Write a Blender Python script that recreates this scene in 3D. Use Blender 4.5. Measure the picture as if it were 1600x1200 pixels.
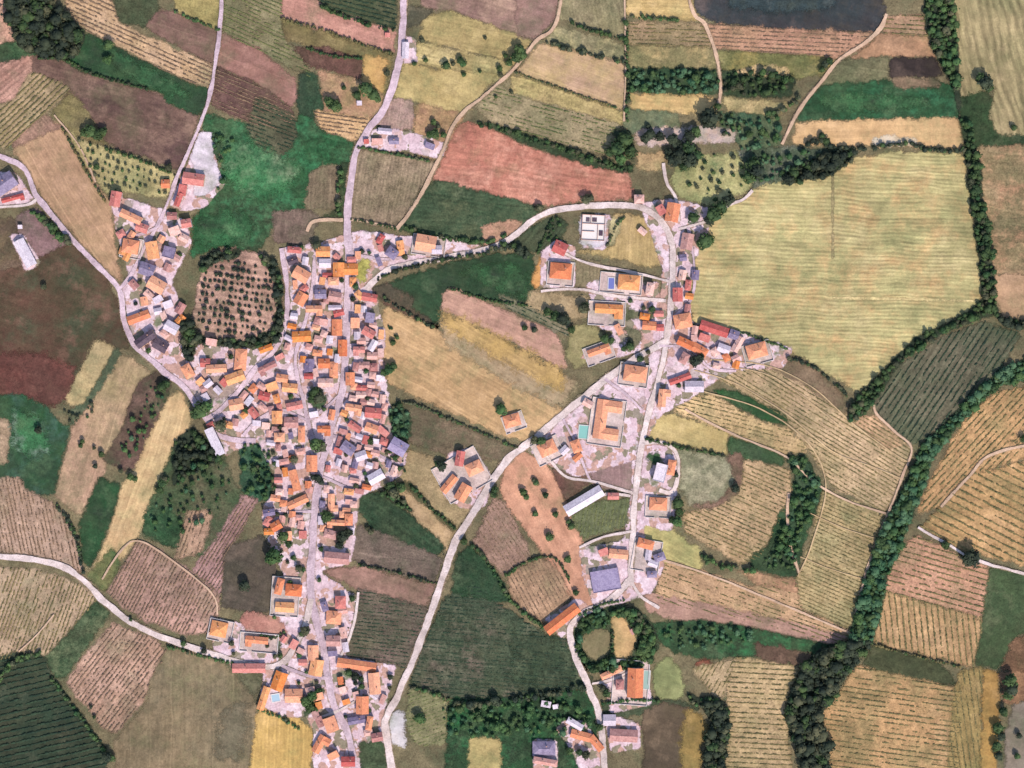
import bpy, math, random
import numpy as np
R_ = math.radians
random.seed(7); rng = np.random.default_rng(7)
S = 0.5                                   # metres per map unit
def P(x, y): return ((x-800)*S, (600-y)*S)
for o in list(bpy.data.objects): bpy.data.objects.remove(o)
sc = bpy.context.scene; col = sc.collection
# ---------------------------------------------------------------- camera, sky, sun, exposure
cam = bpy.data.cameras.new('camera'); co = bpy.data.objects.new('camera', cam); col.objects.link(co)
co.location = (0, 0, 1500); cam.sensor_width = 36; cam.lens = 36*1500/800; cam.clip_start = 10; cam.clip_end = 9000
sc.camera = co
SUN_EL, SUN_AZ = 47, 158                  # azimuth clockwise from north
w = bpy.data.worlds.new('World'); sc.world = w; w.use_nodes = True
nt = w.node_tree; sky = nt.nodes.new('ShaderNodeTexSky'); sky.sky_type = 'NISHITA'; sky.sun_disc = False
sky.sun_elevation = R_(SUN_EL); sky.sun_rotation = R_(SUN_AZ)
nt.links.new(sky.outputs[0], nt.nodes['Background'].inputs[0]); nt.nodes['Background'].inputs[1].default_value = 0.15
sl = bpy.data.lights.new('sun', 'SUN'); sl.energy = 3.35; sl.angle = R_(0.5); sl.color = (1, .945, .87)
so = bpy.data.objects.new('sun', sl); col.objects.link(so); so.location = (100, -300, 400)
so.rotation_euler = (R_(90-SUN_EL), 0, R_(180-SUN_AZ))
sc.view_settings.view_transform = 'Standard'; sc.view_settings.look = 'None'
sc.view_settings.exposure = 0.74; sc.view_settings.gamma = 1
sc.cycles.max_bounces = 4; sc.cycles.diffuse_bounces = 2

# ---------------------------------------------------------------- helpers
def lin(c, k=0.6):
    r = []
    for v, q in zip(c, (1.07, .985, .97)):
        v = v/255; r.append((v/12.92 if v <= .04045 else ((v+.055)/1.055)**2.4)*k*q)
    return (*r, 1)
def tag(o, label=None, cat=None, group=None, kind=None):
    if label: o['label'] = label
    if cat: o['category'] = cat
    if group: o['group'] = group
    if kind: o['kind'] = kind
    return o
def mesh_np(name, V, F, mats, mi=None, smooth=False):
    """V (n,3); F list of arrays (m,k) with k constant in each; mi: material index per array in F"""
    me = bpy.data.meshes.new(name); V = np.asarray(V, dtype=np.float32)
    me.vertices.add(len(V)); me.vertices.foreach_set('co', V.ravel())
    lt = []; lv = []; mm = []
    for q, f in enumerate(F):
        f = np.asarray(f, dtype=np.int32)
        if len(f) == 0: continue
        lv.append(f.ravel()); lt.append(np.full(len(f), f.shape[1], dtype=np.int32))
        mm.append(np.full(len(f), 0 if mi is None else mi[q], dtype=np.int32))
    lv = np.concatenate(lv); lt = np.concatenate(lt); mm = np.concatenate(mm)
    me.loops.add(len(lv)); me.loops.foreach_set('vertex_index', lv)
    me.polygons.add(len(lt)); me.polygons.foreach_set('loop_start', np.concatenate([[0], np.cumsum(lt)[:-1]]).astype(np.int32))
    me.polygons.foreach_set('loop_total', lt); me.polygons.foreach_set('material_index', mm)
    if smooth: me.polygons.foreach_set('use_smooth', np.ones(len(lt), dtype=bool))
    me.update(calc_edges=True)
    for m in mats: me.materials.append(m)
    return me
def link(name, me, parent=None, loc=None):
    o = bpy.data.objects.new(name, me); col.objects.link(o)
    if parent: o.parent = parent
    if loc: o.location = loc
    return o
def empty(name, loc, rz=0):
    o = bpy.data.objects.new(name, None); col.objects.link(o); o.location = loc; o.rotation_euler = (0, 0, rz)
    o.empty_display_size = 1; return o
def inpoly(pts, poly):
    x, y = pts[:, 0], pts[:, 1]; r = np.zeros(len(pts), bool); n = len(poly)
    for i in range(n):
        x1, y1 = poly[i]; x2, y2 = poly[(i+1) % n]
        if y1 == y2: continue
        c = ((y1 > y) != (y2 > y)) & (x < (x2-x1)*(y-y1)/(y2-y1)+x1); r ^= c
    return r
def ext(poly):
    q = []
    for x, y in poly:
        if x <= 1: x = -130
        if x >= 1599: x = 1730
        if y <= 1: y = -110
        if y >= 1194: y = 1310
        q.append((x, y))
    return q
def smooth_line(pts, step=4.0, closed=False):
    pts = np.array(pts, float); n = len(pts); out = []
    rngi = range(n if closed else n-1)
    for i in rngi:
        if closed: p0, p1, p2, p3 = pts[i-1], pts[i], pts[(i+1) % n], pts[(i+2) % n]
        else: p0, p1, p2, p3 = pts[max(i-1, 0)], pts[i], pts[i+1], pts[min(i+2, n-1)]
        L = np.hypot(*(p2-p1)); k = max(2, int(L/step))
        for t in np.arange(k)/k:
            out.append(.5*((2*p1)+(-p0+p2)*t+(2*p0-5*p1+4*p2-p3)*t*t+(-p0+3*p1-3*p2+p3)*t**3))
    if not closed: out.append(pts[-1])
    return np.array(out)
def rough_poly(poly, amp=1.6, seed=0, step=3.0, rnd=0.25):
    """round the corners a little, then wander the outline like a real field edge"""
    p = np.array(poly, float); n = len(p); q = []
    for i in range(n):                     # cut corners
        a, b = p[i], p[(i+1) % n]; L = np.hypot(*(b-a)); d = min(rnd, 4/max(L, .1))
        q.append(a+(b-a)*d); q.append(b-(b-a)*d)
    q = np.array(q); out = []
    r = np.random.default_rng(seed)
    ph = r.uniform(0, 6.28, 6)
    for i in range(len(q)):
        a, b = q[i], q[(i+1) % len(q)]; L = np.hypot(*(b-a)); k = max(1, int(L/step))
        if L < .01: continue
        nrm = np.array([-(b-a)[1], (b-a)[0]])/max(L, .01)
        for t in np.arange(k)/k:
            pt = a+(b-a)*t
            wv = math.sin(pt[0]*.11+pt[1]*.07+ph[0])*.5+math.sin(pt[0]*.31-pt[1]*.23+ph[1])*.35+r.normal()*.3
            out.append(pt+nrm*wv*amp)
    return np.array(out)
ICO = None
def ico(sub=1):
    import bmesh
    bm = bmesh.new(); bmesh.ops.create_icosphere(bm, subdivisions=sub, radius=1)
    V = np.array([v.co[:] for v in bm.verts]); F = np.array([[v.index for v in f.verts] for f in bm.faces]); bm.free()
    return V, F
ICO1, ICO1F = ico(1); ICO2, ICO2F = ico(2)
OCT = np.array([(1, 0, 0), (0, 1, 0), (-1, 0, 0), (0, -1, 0), (0, 0, 1), (.7, .7, .5), (-.7, .7, .5), (-.7, -.7, .5), (.7, -.7, .5)], float)
OCTF = np.array([(4, 8, 5), (4, 5, 6), (4, 6, 7), (4, 7, 8), (0, 5, 8), (1, 6, 5), (2, 7, 6), (3, 8, 7)])

# ---------------------------------------------------------------- materials
def newmat(name):
    m = bpy.data.materials.new(name); m.use_nodes = True; t = m.node_tree
    b = t.nodes['Principled BSDF']; b.inputs['Roughness'].default_value = .9
    b.inputs['Specular IOR Level'].default_value = .15
    return m, t, b
def nd(t, typ, **k):
    n = t.nodes.new(typ)
    for a, v in k.items():
        if a.startswith('i_'): n.inputs[a[2:].replace('_', ' ')].default_value = v
        else: setattr(n, a, v)
    return n
def noise(t, vec, scale, detail=3, rough=.55):
    n = nd(t, 'ShaderNodeTexNoise', i_Scale=scale, i_Detail=detail, i_Roughness=rough); t.links.new(vec, n.inputs['Vector']); return n.outputs['Fac']
def ramp(t, fac, a, b, c0=0.0, c1=1.0):
    n = nd(t, 'ShaderNodeMapRange', clamp=True); t.links.new(fac, n.inputs[0])
    n.inputs[1].default_value = a; n.inputs[2].default_value = b; n.inputs[3].default_value = c0; n.inputs[4].default_value = c1
    return n.outputs[0]
def mix(t, fac, A, B, mode='MIX'):
    n = nd(t, 'ShaderNodeMix', data_type='RGBA', blend_type=mode)
    if isinstance(fac, float): n.inputs[0].default_value = fac
    else: t.links.new(fac, n.inputs[0])
    for i, c in ((6, A), (7, B)):
        if isinstance(c, tuple): n.inputs[i].default_value = c
        else: t.links.new(c, n.inputs[i])
    return n.outputs[2]
def math_(t, op, a, b):
    n = nd(t, 'ShaderNodeMath', operation=op)
    for i, v in enumerate((a, b)):
        if isinstance(v, (int, float)): n.inputs[i].default_value = v
        else: t.links.new(v, n.inputs[i])
    return n.outputs[0]
def scale_col(t, colr, fac):
    n = nd(t, 'ShaderNodeVectorMath', operation='SCALE'); t.links.new(colr, n.inputs[0])
    if isinstance(fac, (int, float)): n.inputs['Scale'].default_value = fac
    else: t.links.new(fac, n.inputs['Scale'])
    return n.outputs[0]
def ragged(t, b, v):
    """the border breaks up into tufts and clods where one ground cover gives way to the next"""
    at = nd(t, 'ShaderNodeAttribute', attribute_name='inner'); n1 = noise(t, v, .9, 3, .75)
    n2 = noise(t, v, .17, 4, .7); k = math_(t, 'ADD', math_(t, 'ADD', at.outputs['Fac'], math_(t, 'MULTIPLY', math_(t, 'SUBTRACT', n1, .5), .9)), math_(t, 'MULTIPLY', math_(t, 'SUBTRACT', n2, .5), 1.3))
    al = math_(t, 'MULTIPLY', ramp(t, k, .32, .68), ramp(t, at.outputs['Fac'], 0, .12)); t.links.new(al, b.inputs['Alpha'])
def field_mat(name, c1, c2, fur=None, grain=.30, seed=0, c3=None, mott=.035, edge=True):
    m, t, b = newmat(name)
    g = nd(t, 'ShaderNodeNewGeometry'); mp = nd(t, 'ShaderNodeMapping'); t.links.new(g.outputs['Position'], mp.inputs[0])
    mp.inputs['Location'].default_value = (seed*37.3, seed*-21.7, seed*3.1); v = mp.outputs[0]
    big = noise(t, v, mott, 6, .68)
    base = mix(t, ramp(t, big, .38, .62), lin(c1), lin(c2))
    if c3:
        m2 = noise(t, v, .05, 5, .7); base = mix(t, ramp(t, m2, .48, .70), base, lin(c3))
    wd = noise(t, g.outputs['Position'], .028, 6, .72)
    lum = (c1[0]+c1[1]+c1[2])/3; wc = tuple(.62*c_+.38*q_ for c_, q_ in zip(c1, (74, 92, 58) if lum > 90 else (96, 92, 66)))
    base = mix(t, ramp(t, wd, .50, .66, 0, .85 if edge else 0), base, lin(wc))
    bc = tuple(min(245, .8*c_+.2*q_+8) for c_, q_ in zip(c1, (214, 178, 142)))
    base = mix(t, ramp(t, wd, .47, .34, 0, .7 if edge else 0), base, lin(bc))
    wide = noise(t, g.outputs['Position'], .011, 4, .6); w2 = noise(t, v, .09, 4, .7)     # damp and dry ground
    base = scale_col(t, base, math_(t, 'MULTIPLY', ramp(t, wide, .3, .7, .80, 1.2), ramp(t, w2, .3, .7, .80, 1.2)))
    if edge: ragged(t, b, g.outputs['Position'])
    hgt = None
    if fur:
        ang, sp, st = fur
        mp2 = nd(t, 'ShaderNodeMapping'); t.links.new(g.outputs['Position'], mp2.inputs[0]); mp2.inputs['Rotation'].default_value = (0, 0, R_(-ang))
        sep = nd(t, 'ShaderNodeSeparateXYZ'); t.links.new(mp2.outputs[0], sep.inputs[0])
        wob = math_(t, 'MULTIPLY', noise(t, v, .02, 2), sp*3)
        yy = math_(t, 'ADD', sep.outputs[1], wob)
        s = math_(t, 'SINE', math_(t, 'MULTIPLY', yy, 6.2832/sp), 0)
        # long streaks parallel to the furrows
        cx = nd(t, 'ShaderNodeCombineXYZ'); t.links.new(math_(t, 'MULTIPLY', sep.outputs[0], .02), cx.inputs[0]); t.links.new(math_(t, 'MULTIPLY', sep.outputs[1], .22), cx.inputs[1])
        stre = noise(t, cx.outputs[0], 1.0, 5, .75)
        amt = math_(t, 'MULTIPLY', s, ramp(t, noise(t, v, .06, 3), .3, .65, .25, 1.0))
        f = math_(t, 'ADD', math_(t, 'MULTIPLY', amt, st*.55), math_(t, 'ADD', math_(t, 'MULTIPLY', math_(t, 'SUBTRACT', stre, .5), .8+st*2.0), 1.0))
        tr_ = ramp(t, math_(t, 'COSINE', math_(t, 'MULTIPLY', yy, 6.2832/(sp*5.3)), 0), .975, .995, 0, .16 if st >= .05 else 0)
        base = scale_col(t, base, math_(t, 'ADD', math_(t, 'MAXIMUM', f, .35), tr_)); hgt = s
    f1 = noise(t, v, .75, 3, .85); f2 = noise(t, v, .2, 4, .75); grain = grain*1.35
    gr = math_(t, 'ADD', ramp(t, f1, .28, .72, 1-grain, 1+grain), ramp(t, f2, .32, .68, -grain*.6, grain*.6))
    base = scale_col(t, base, gr)
    t.links.new(base, b.inputs['Base Color'])
    bp = nd(t, 'ShaderNodeBump', i_Strength=.5, i_Distance=.5); t.links.new(f1, bp.inputs['Height']); t.links.new(bp.outputs[0], b.inputs['Normal'])
    return m
def foliage(name, c1, c2, sc_=.12, obj=False):
    m, t, b = newmat(name); g = nd(t, 'ShaderNodeNewGeometry')
    n1 = noise(t, g.outputs['Position'], sc_, 3, .6); n2 = noise(t, g.outputs['Position'], 1.1, 2)
    f = ramp(t, math_(t, 'ADD', math_(t, 'MULTIPLY', n1, .7), math_(t, 'MULTIPLY', n2, .3)), .38, .62)
    c = mix(t, f, lin(c1), lin(c2))
    if obj:
        oi = nd(t, 'ShaderNodeObjectInfo'); c = scale_col(t, c, ramp(t, oi.outputs['Random'], 0, 1, .75, 1.3))
    t.links.new(c, b.inputs['Base Color']); b.inputs['Roughness'].default_value = .8
    return m
def simple(name, c, var=.12, rough=.85, sc_=.5, c2=None):
    m, t, b = newmat(name); tc = nd(t, 'ShaderNodeTexCoord'); g = nd(t, 'ShaderNodeNewGeometry')
    n1 = noise(t, g.outputs['Position'], sc_, 4, .65)
    c_ = mix(t, ramp(t, n1, .35, .65), lin(c), lin(c2 or c))
    oi = nd(t, 'ShaderNodeObjectInfo')
    k = math_(t, 'MULTIPLY', ramp(t, oi.outputs['Random'], 0, 1, 1-var, 1+var), ramp(t, noise(t, g.outputs['Position'], 1.5, 2, .7), .3, .7, 1-var, 1+var))
    t.links.new(scale_col(t, c_, k), b.inputs['Base Color']); b.inputs['Roughness'].default_value = rough
    return m
def roof_mat(name, c, c2):
    m, t, b = newmat(name); tc = nd(t, 'ShaderNodeTexCoord'); ob = tc.outputs['Object']
    g = nd(t, 'ShaderNodeNewGeometry')
    n1 = noise(t, g.outputs['Position'], .35, 4, .7)
    wv = nd(t, 'ShaderNodeTexWave', i_Scale=.55, i_Distortion=.6); t.links.new(ob, wv.inputs[0])   # pantile channels
    oi = nd(t, 'ShaderNodeObjectInfo')
    c_ = mix(t, ramp(t, n1, .38, .62), lin(c), lin(c2))
    hs = nd(t, 'ShaderNodeHueSaturation'); t.links.new(c_, hs.inputs['Color'])
    t.links.new(ramp(t, oi.outputs['Random'], 0, 1, .490, .501), hs.inputs['Hue']); t.links.new(ramp(t, oi.outputs['Random'], 0, 1, 1.06, .86), hs.inputs['Saturation'])
    k = math_(t, 'MULTIPLY', ramp(t, oi.outputs['Random'], 0, 1, .88, 1.12), ramp(t, wv.outputs['Fac'], 0, 1, .8, 1.1))
    k = math_(t, 'MULTIPLY', k, ramp(t, noise(t, g.outputs['Position'], 1.1, 3, .7), .3, .7, .72, 1.22))
    t.links.new(scale_col(t, hs.outputs[0], k), b.inputs['Base Color'])
    bp = nd(t, 'ShaderNodeBump', i_Strength=.6, i_Distance=.08); t.links.new(wv.outputs['Fac'], bp.inputs['Height']); t.links.new(bp.outputs[0], b.inputs['Normal'])
    return m
ROOF = {'O': roof_mat('roof_orange', (244, 168, 116), (228, 148, 106)), 'Y': roof_mat('roof_yellow_orange', (248, 180, 108), (236, 154, 90)),
        'R': roof_mat('roof_red', (218, 136, 122), (200, 114, 102)), 'B': roof_mat('roof_brown', (206, 156, 146), (182, 132, 124)),
        'P': roof_mat('roof_purple', (156, 144, 172), (128, 116, 146)), 'W': roof_mat('roof_white', (234, 224, 234), (214, 202, 214)),
        'K': roof_mat('roof_pink', (238, 196, 182), (224, 174, 158)), 'D': roof_mat('roof_dark', (110, 94, 104), (88, 74, 88)), 'V': roof_mat('roof_lavender', (186, 174, 204), (162, 150, 184))}
WALL = [simple('wall_cream', (222, 212, 196)), simple('wall_white', (232, 228, 224)), simple('wall_ochre', (215, 185, 145)), simple('wall_pinkish', (220, 192, 184))]
GLASS = simple('window_glass', (60, 66, 74), .05, .2); DOOR = simple('door_wood', (96, 70, 52)); CHIM = simple('chimney_brick', (190, 150, 135)); BARK = simple('bark', (96, 82, 68))
LEAF = {'dark': foliage('leaves_dark', (48, 72, 46), (84, 106, 62), obj=True), 'mid': foliage('leaves_mid', (50, 84, 52), (84, 112, 64), obj=True),
        'black': foliage('leaves_blackish', (40, 52, 44), (66, 76, 56), obj=True), 'olive': foliage('leaves_olive', (66, 74, 56), (96, 98, 72), obj=True),
        'river': foliage('leaves_river', (50, 90, 62), (94, 126, 92), .06, obj=False), 'vine': foliage('leaves_vine', (92, 92, 60), (138, 126, 84), .05),
        'vineg': foliage('leaves_vine_green', (86, 100, 62), (126, 130, 82), .05), 'vineb': foliage('leaves_vine_brown', (104, 88, 72), (146, 122, 98), .05),
        'vined': foliage('leaves_vine_dark', (36, 56, 44), (60, 80, 58), .05)}

# ---------------------------------------------------------------- vegetation geometry
def crown_template(seed, cards=210, blobs=8, flat=.75):
    r = np.random.default_rng(seed); V = []; F3 = []; F4 = []; n = 0
    for k in range(blobs):
        a = r.uniform(0, 6.28); d = r.uniform(.15, .55) if k else 0; s = r.uniform(.46, .62) if k else .78
        c = np.array([math.cos(a)*d, math.sin(a)*d, r.uniform(-.2, .35)*flat])
        v = ICO1*(1+r.uniform(-.28, .28, (len(ICO1), 1)))*s*np.array([1, 1, .8])+c
        V.append(v); F3.append(ICO1F+n); n += len(v)
    for k in range(cards):
        a = r.uniform(0, 6.28); z = r.uniform(-.5, 1); q = math.sqrt(max(0, 1-z*z)); rad = r.uniform(.72, 1.02)*(1+.18*math.sin(3*a+seed)+.1*math.sin(5*a+2*seed))
        c = np.array([math.cos(a)*q*rad, math.sin(a)*q*rad, z*rad*flat]); s = r.uniform(.07, .16)
        u = r.normal(size=3); u /= np.linalg.norm(u); nn = c/max(np.linalg.norm(c), .1)+r.normal(size=3)*.6+np.array([0, 0, .4]); nn /= np.linalg.norm(nn)
        u = np.cross(nn, u); u /= max(np.linalg.norm(u), 1e-3); w_ = np.cross(nn, u)
        V.append(np.array([c-u*s-w_*s, c+u*s-w_*s*.6, c+u*s*.8+w_*s, c-u*s*.7+w_*s*.8])); F4.append([n, n+1, n+2, n+3]); n += 4
    return np.concatenate(V), np.concatenate(F3), np.array(F4)
TPL = [crown_template(i) for i in range(8)]
TPLS = [crown_template(20+i, cards=46, blobs=4) for i in range(8)]
def trunk_geo(h, r0, limbs=3, seed=0):
    r = np.random.default_rng(seed); V = []; F = []; n = 0
    def tube(a, b, ra, rb):
        nonlocal n
        a = np.array(a, float); b = np.array(b, float); d = (b-a)/np.linalg.norm(b-a); u = np.cross(d, [1, .3, .1]); u /= np.linalg.norm(u); w_ = np.cross(d, u)
        ring = [math.cos(k*math.pi/3)*u+math.sin(k*math.pi/3)*w_ for k in range(6)]
        V.append(np.array([a+q*ra for q in ring]+[b+q*rb for q in ring]))
        for k in range(6): F.append([n+k, n+(k+1) % 6, n+6+(k+1) % 6, n+6+k])
        n += 12
    tube((0, 0, -.3), (0, 0, h), r0, r0*.7)
    for k in range(limbs):
        a = k*6.28/limbs+r.uniform(0, 1); tube((0, 0, h*.9), (math.cos(a)*h*.6, math.sin(a)*h*.6, h*1.7), r0*.55, r0*.2)
    return np.concatenate(V), np.array(F)
def forest_mesh(name, pts, rad, mat, tpls=TPLS, hf=.8, z0=.4):
    """pts (n,2) metres, rad (n,): many crowns, each on its own trunk, in one mesh"""
    V = []; F3 = [[], [], []]; F4 = [[], [], []]; F4b = []; n = 0
    for i, (p, r) in enumerate(zip(pts, rad)):
        sp_ = int(rng.choice(3, p=(.6, .22, .18))); r = r*rng.choice((.7, 1, 1.3))
        tv, t3, t4 = tpls[rng.integers(len(tpls))]; a = rng.uniform(0, 6.28); c, s = math.cos(a), math.sin(a)
        v = tv*r*np.array([1, 1, rng.uniform(.85, 1.2)]); v = np.stack([v[:, 0]*c-v[:, 1]*s, v[:, 0]*s+v[:, 1]*c, v[:, 2]], 1)
        zc = z0+r*hf+max(r*.3, .2); V.append(v+np.array([p[0], p[1], zc])); F3[sp_].append(t3+n); F4[sp_].append(t4+n); n += len(v)
        if r > 1.2:
            q = r*.07; bx = np.array([(x*q+p[0], y*q+p[1], z) for z in (0, zc) for x, y in ((-1, -1), (1, -1), (1, 1), (-1, 1))])
            V.append(bx); F4b.append(np.array([(0, 1, 5, 4), (1, 2, 6, 5), (2, 3, 7, 6), (3, 0, 4, 7)])+n); n += 8
    F = []; mi = []
    for k in range(3):
        for G in (F3[k], F4[k]):
            if G: F.append(np.concatenate(G)); mi.append(k)
    if F4b: F.append(np.concatenate(F4b)); mi.append(3)
    alt = {'leaves_blackish': ('dark', 'olive'), 'leaves_dark': ('mid', 'olive'), 'leaves_mid': ('dark', 'river'), 'leaves_river': ('mid', 'dark'), 'leaves_olive': ('dark', 'mid')}.get(mat.name, ('dark', 'olive'))
    return mesh_np(name, np.concatenate(V), F, [mat, LEAF[alt[0]], LEAF[alt[1]], BARK], mi)
def clump_mesh(name, pts, rx, rz, mat, ang=0, z0=.45):
    """thousands of small vine or shrub clumps; ang stretches them along the row"""
    n = len(pts)
    if n == 0: return None
    base = OCT[None]*(1+rng.uniform(-.35, .35, (n, len(OCT), 1)))
    big = rng.uniform(.5, 1.3, (n, 1)); sx = rng.uniform(.8, 1.3, (n, 1))*rx[0]*big; sy = rng.uniform(.8, 1.2, (n, 1))*rx[1]*big; sz = rng.uniform(.6, 1.2, (n, 1))*rz*big
    X = base[:, :, 0]*sx; Y = base[:, :, 1]*sy; Z = base[:, :, 2]*sz
    c, s = math.cos(ang), math.sin(ang)
    V = np.stack([X*c-Y*s+pts[:, :1], X*s+Y*c+pts[:, 1:2], Z+z0], 2).reshape(-1, 3)
    F = (OCTF[None]+(np.arange(n)*len(OCT))[:, None, None]).reshape(-1, 3)
    return mesh_np(name, V, [F], [mat])

# ---------------------------------------------------------------- the ground
gm = field_mat('ground_soil', (132, 122, 92), (112, 104, 78), grain=.35, c3=(86, 92, 66), edge=False)
gp = []
tag(link('ground', mesh_np('ground', [(-6000, -6000, 0), (6000, -6000, 0), (6000, 6000, 0), (-6000, 6000, 0)], [[(0, 1, 2, 3)]], [gm])), kind='structure')
zl = [0.01]
def sheet(name, poly, mat, amp=1.4, step=3.0, rnd=.25, label=None, soft=1.3):
    """a sheet of ground cover; 'inner' rises from 0 to 1 across its border so that it can thin out there"""
    zl[0] += .0035; q = rough_poly(ext(poly), amp, int(zl[0]*10000), step, rnd)
    A = np.array([P(x, y) for x, y in q]); B = np.roll(A, -1, 0); lo = A.min(0)-soft-1; hi = A.max(0)+soft+1; c = 1.25 if soft < 1 else 1.7
    nx, ny = (np.ceil((hi-lo)/c)+1).astype(int); X, Y = np.meshgrid(lo[0]+np.arange(nx)*c, lo[1]+np.arange(ny)*c); p = np.stack([X.ravel(), Y.ravel()], 1)
    ins = inpoly(p, A.tolist()); d2 = np.full(len(p), 1e9)
    for a_, b_ in zip(A, B):
        e = b_-a_; L2 = max((e*e).sum(), 1e-6); m = (p[:, 0] > min(a_[0], b_[0])-16) & (p[:, 0] < max(a_[0], b_[0])+16) & (p[:, 1] > min(a_[1], b_[1])-16) & (p[:, 1] < max(a_[1], b_[1])+16)
        w_ = p[m]-a_; t = np.clip((w_@e)/L2, 0, 1); r_ = w_-t[:, None]*e; d2[m] = np.minimum(d2[m], (r_*r_).sum(1))
    sd = np.sqrt(d2)*np.where(ins, 1, -1); val = np.clip(sd/(2*soft)+.5, 0, 1)
    idx = np.arange(nx*ny).reshape(ny, nx); F = np.stack([idx[:-1, :-1], idx[:-1, 1:], idx[1:, 1:], idx[1:, :-1]], -1).reshape(-1, 4); F = F[val[F].max(1) > 0]
    used, inv = np.unique(F, return_inverse=True); V = np.c_[p[used], np.zeros(len(used))]
    me = mesh_np(name, V, [inv.reshape(-1, 4)], [mat]); at = me.attributes.new('inner', 'FLOAT', 'POINT'); at.data.foreach_set('value', val[used].astype(np.float32))
    o = link(name, me, loc=(0, 0, zl[0])); o['kind'] = 'structure'
    if label: o['label'] = label
    return o
def row_points(poly, ang, sp, along, dens, jit=.13, seed=0):
    r = np.random.default_rng(seed); q = np.array([P(x, y) for x, y in ext(poly)]); q = q[:, :]
    a = R_(ang); d = np.array([math.cos(a), math.sin(a)]); n_ = np.array([-d[1], d[0]])
    u = q@d; v = q@n_; us = np.arange(u.min(), u.max(), along); vs = np.arange(v.min()+sp*.4, v.max(), sp)
    U, W_ = np.meshgrid(us, vs); nz = r.normal(size=U.shape); nz = sum(np.roll(nz, k_, 1) for k_ in range(7))/2.65*.9+.35*nz+.5*np.sin(np.hypot(W_, U)*.07+np.sin(U*.05)*2); U = U+r.uniform(-.3, .3, U.shape)*along; W_ = W_+r.normal(0, jit, W_.shape)
    # gaps come in runs, as where vines have died
    keep = nz+r.normal(0, .45, (len(vs), 1)) < -1.0+2.9*dens
    pts = (U[..., None]*d+W_[..., None]*n_)[keep]
    pts = pts[inpoly(pts, q)]
    pts = pts[(abs(pts[:, 0]) < 440) & (abs(pts[:, 1]) < 335)]
    return pts
def field(name, c1, c2, poly, fur=None, vine=None, grain=.30, c3=None, desc=None, mott=.035, amp=2.0, rnd=.25, soft=3.0):
    if c1[1] > c1[0]*1.35:       # grass is never as pure a green as it looks at first
        c1 = tuple(int(a_*.76+b_*.24) for a_, b_ in zip(c1, (66, 66, 42))); c2 = tuple(int(a_*.72+b_*.28) for a_, b_ in zip(c2, (70, 66, 46))); grain *= 1.35; c3 = c3 or (46, 58, 44)
    if fur is None: fur = (vine[0], vine[1], .0) if vine else (-20, 3, .0)
    m = field_mat(name+'_soil', c1, c2, fur, grain, len(bpy.data.materials), c3, mott)
    o = sheet(name, poly, m, amp, rnd=rnd, soft=soft)
    if vine:
        ang, sp, dens, size, lf = vine
        pts = row_points(poly, ang, sp, size*1.05, dens, seed=len(bpy.data.objects))
        if len(pts):
            me = clump_mesh('vine_rows', pts, (size*1.0, size*.55), size*.75, LEAF[lf], R_(ang), .35)
            tag(link('vine_rows', me), 'rows of low vines growing '+(desc or 'in the field'), 'vines', kind='stuff')
    return o
VILL = None
# palette (as the colour shows in daylight)
PINK=(188,142,126); TAN=(190,160,124); SAND=(208,180,134); STRAW=(186,170,118); OLV=(134,126,88); BRN=(116,92,80); DBR=(86,72,60)
GRN=(48,98,62); DGR=(50,74,54); RED=(198,118,100); MAU=(140,116,108); LIL=(202,188,200)
f = field
# top left
f('field',(176,140,120),(190,150,128),[(0,0),(12,0),(18,35),(32,65),(30,80),(0,92)],fur=(60,3,.1))
f('meadow',GRN,(58,84,56),[(0,85),(32,65),(60,85),(50,95),(0,128)])
f('field',(178,140,124),(160,122,106),[(0,124),(50,88),(60,90),(46,118),(40,132),(20,160),(0,176)],fur=(38,3.5,.25))
f('field',BRN,(96,74,70),[(50,86),(95,92),(130,112),(200,130),(250,145),(275,168),(312,180),(300,222),(278,268),(240,250),(165,225),(150,195),(125,200),(85,175),(108,140),(52,112)],fur=(-18,5,.12),c3=(136,112,96),grain=.2)
f('field',(134,124,82),(112,104,76),[(108,140),(140,175),(150,200),(170,228),(120,215),(90,190),(78,178)],soft=4)
f('vineyard',(170,150,116),(150,134,104),[(0,172),(22,158),(44,116),(60,114),(110,137),(95,155),(10,232),(0,218)],vine=(43,3.4,.85,1.1,'vine'),desc='in the small brown field at the far upper left')
f('vineyard',(202,172,140),(190,160,122),[(75,0),(130,0),(187,35),(225,55),(333,100),(328,140),(275,120),(135,48),(108,30)],vine=(-24,3.2,.62,.95,'vineb'),desc='in the long pale strip above the green band')
f('meadow',(60,84,58),(84,92,66),[(140,0),(250,0),(246,30),(230,45),(228,42),(188,36)])
f('field',(136,108,94),(120,94,84),[(245,15),(272,18),(345,50),(333,103),(225,42)],fur=(-20,3,.1),grain=.18)
f('field',(176,160,104),(150,140,90),[(250,0),(352,0),(343,46),(275,18)],grain=.25)
f('meadow',(40,92,56),(44,78,54),[(135,50),(275,120),(328,140),(324,165),(312,180),(275,168),(250,145),(200,130),(130,112),(95,92),(120,85)],grain=.2)
f('orchard_grass',(196,184,132),(180,168,118),[(95,185),(120,215),(165,232),(215,248),(275,275),(262,310),(200,300),(160,300),(130,255)],c3=(120,120,84))
f('field',(186,150,120),(176,146,112),[(18,230),(85,188),(98,200),(130,255),(160,300),(175,320),(182,400),(192,442),(165,428),(95,345),(50,285)],fur=(-58,2.6,.1),grain=.14)
f('field',(160,128,108),(140,112,96),[(70,178),(96,200),(60,215),(40,222),(20,232),(20,222)],fur=(-50,3,.2))
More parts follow.
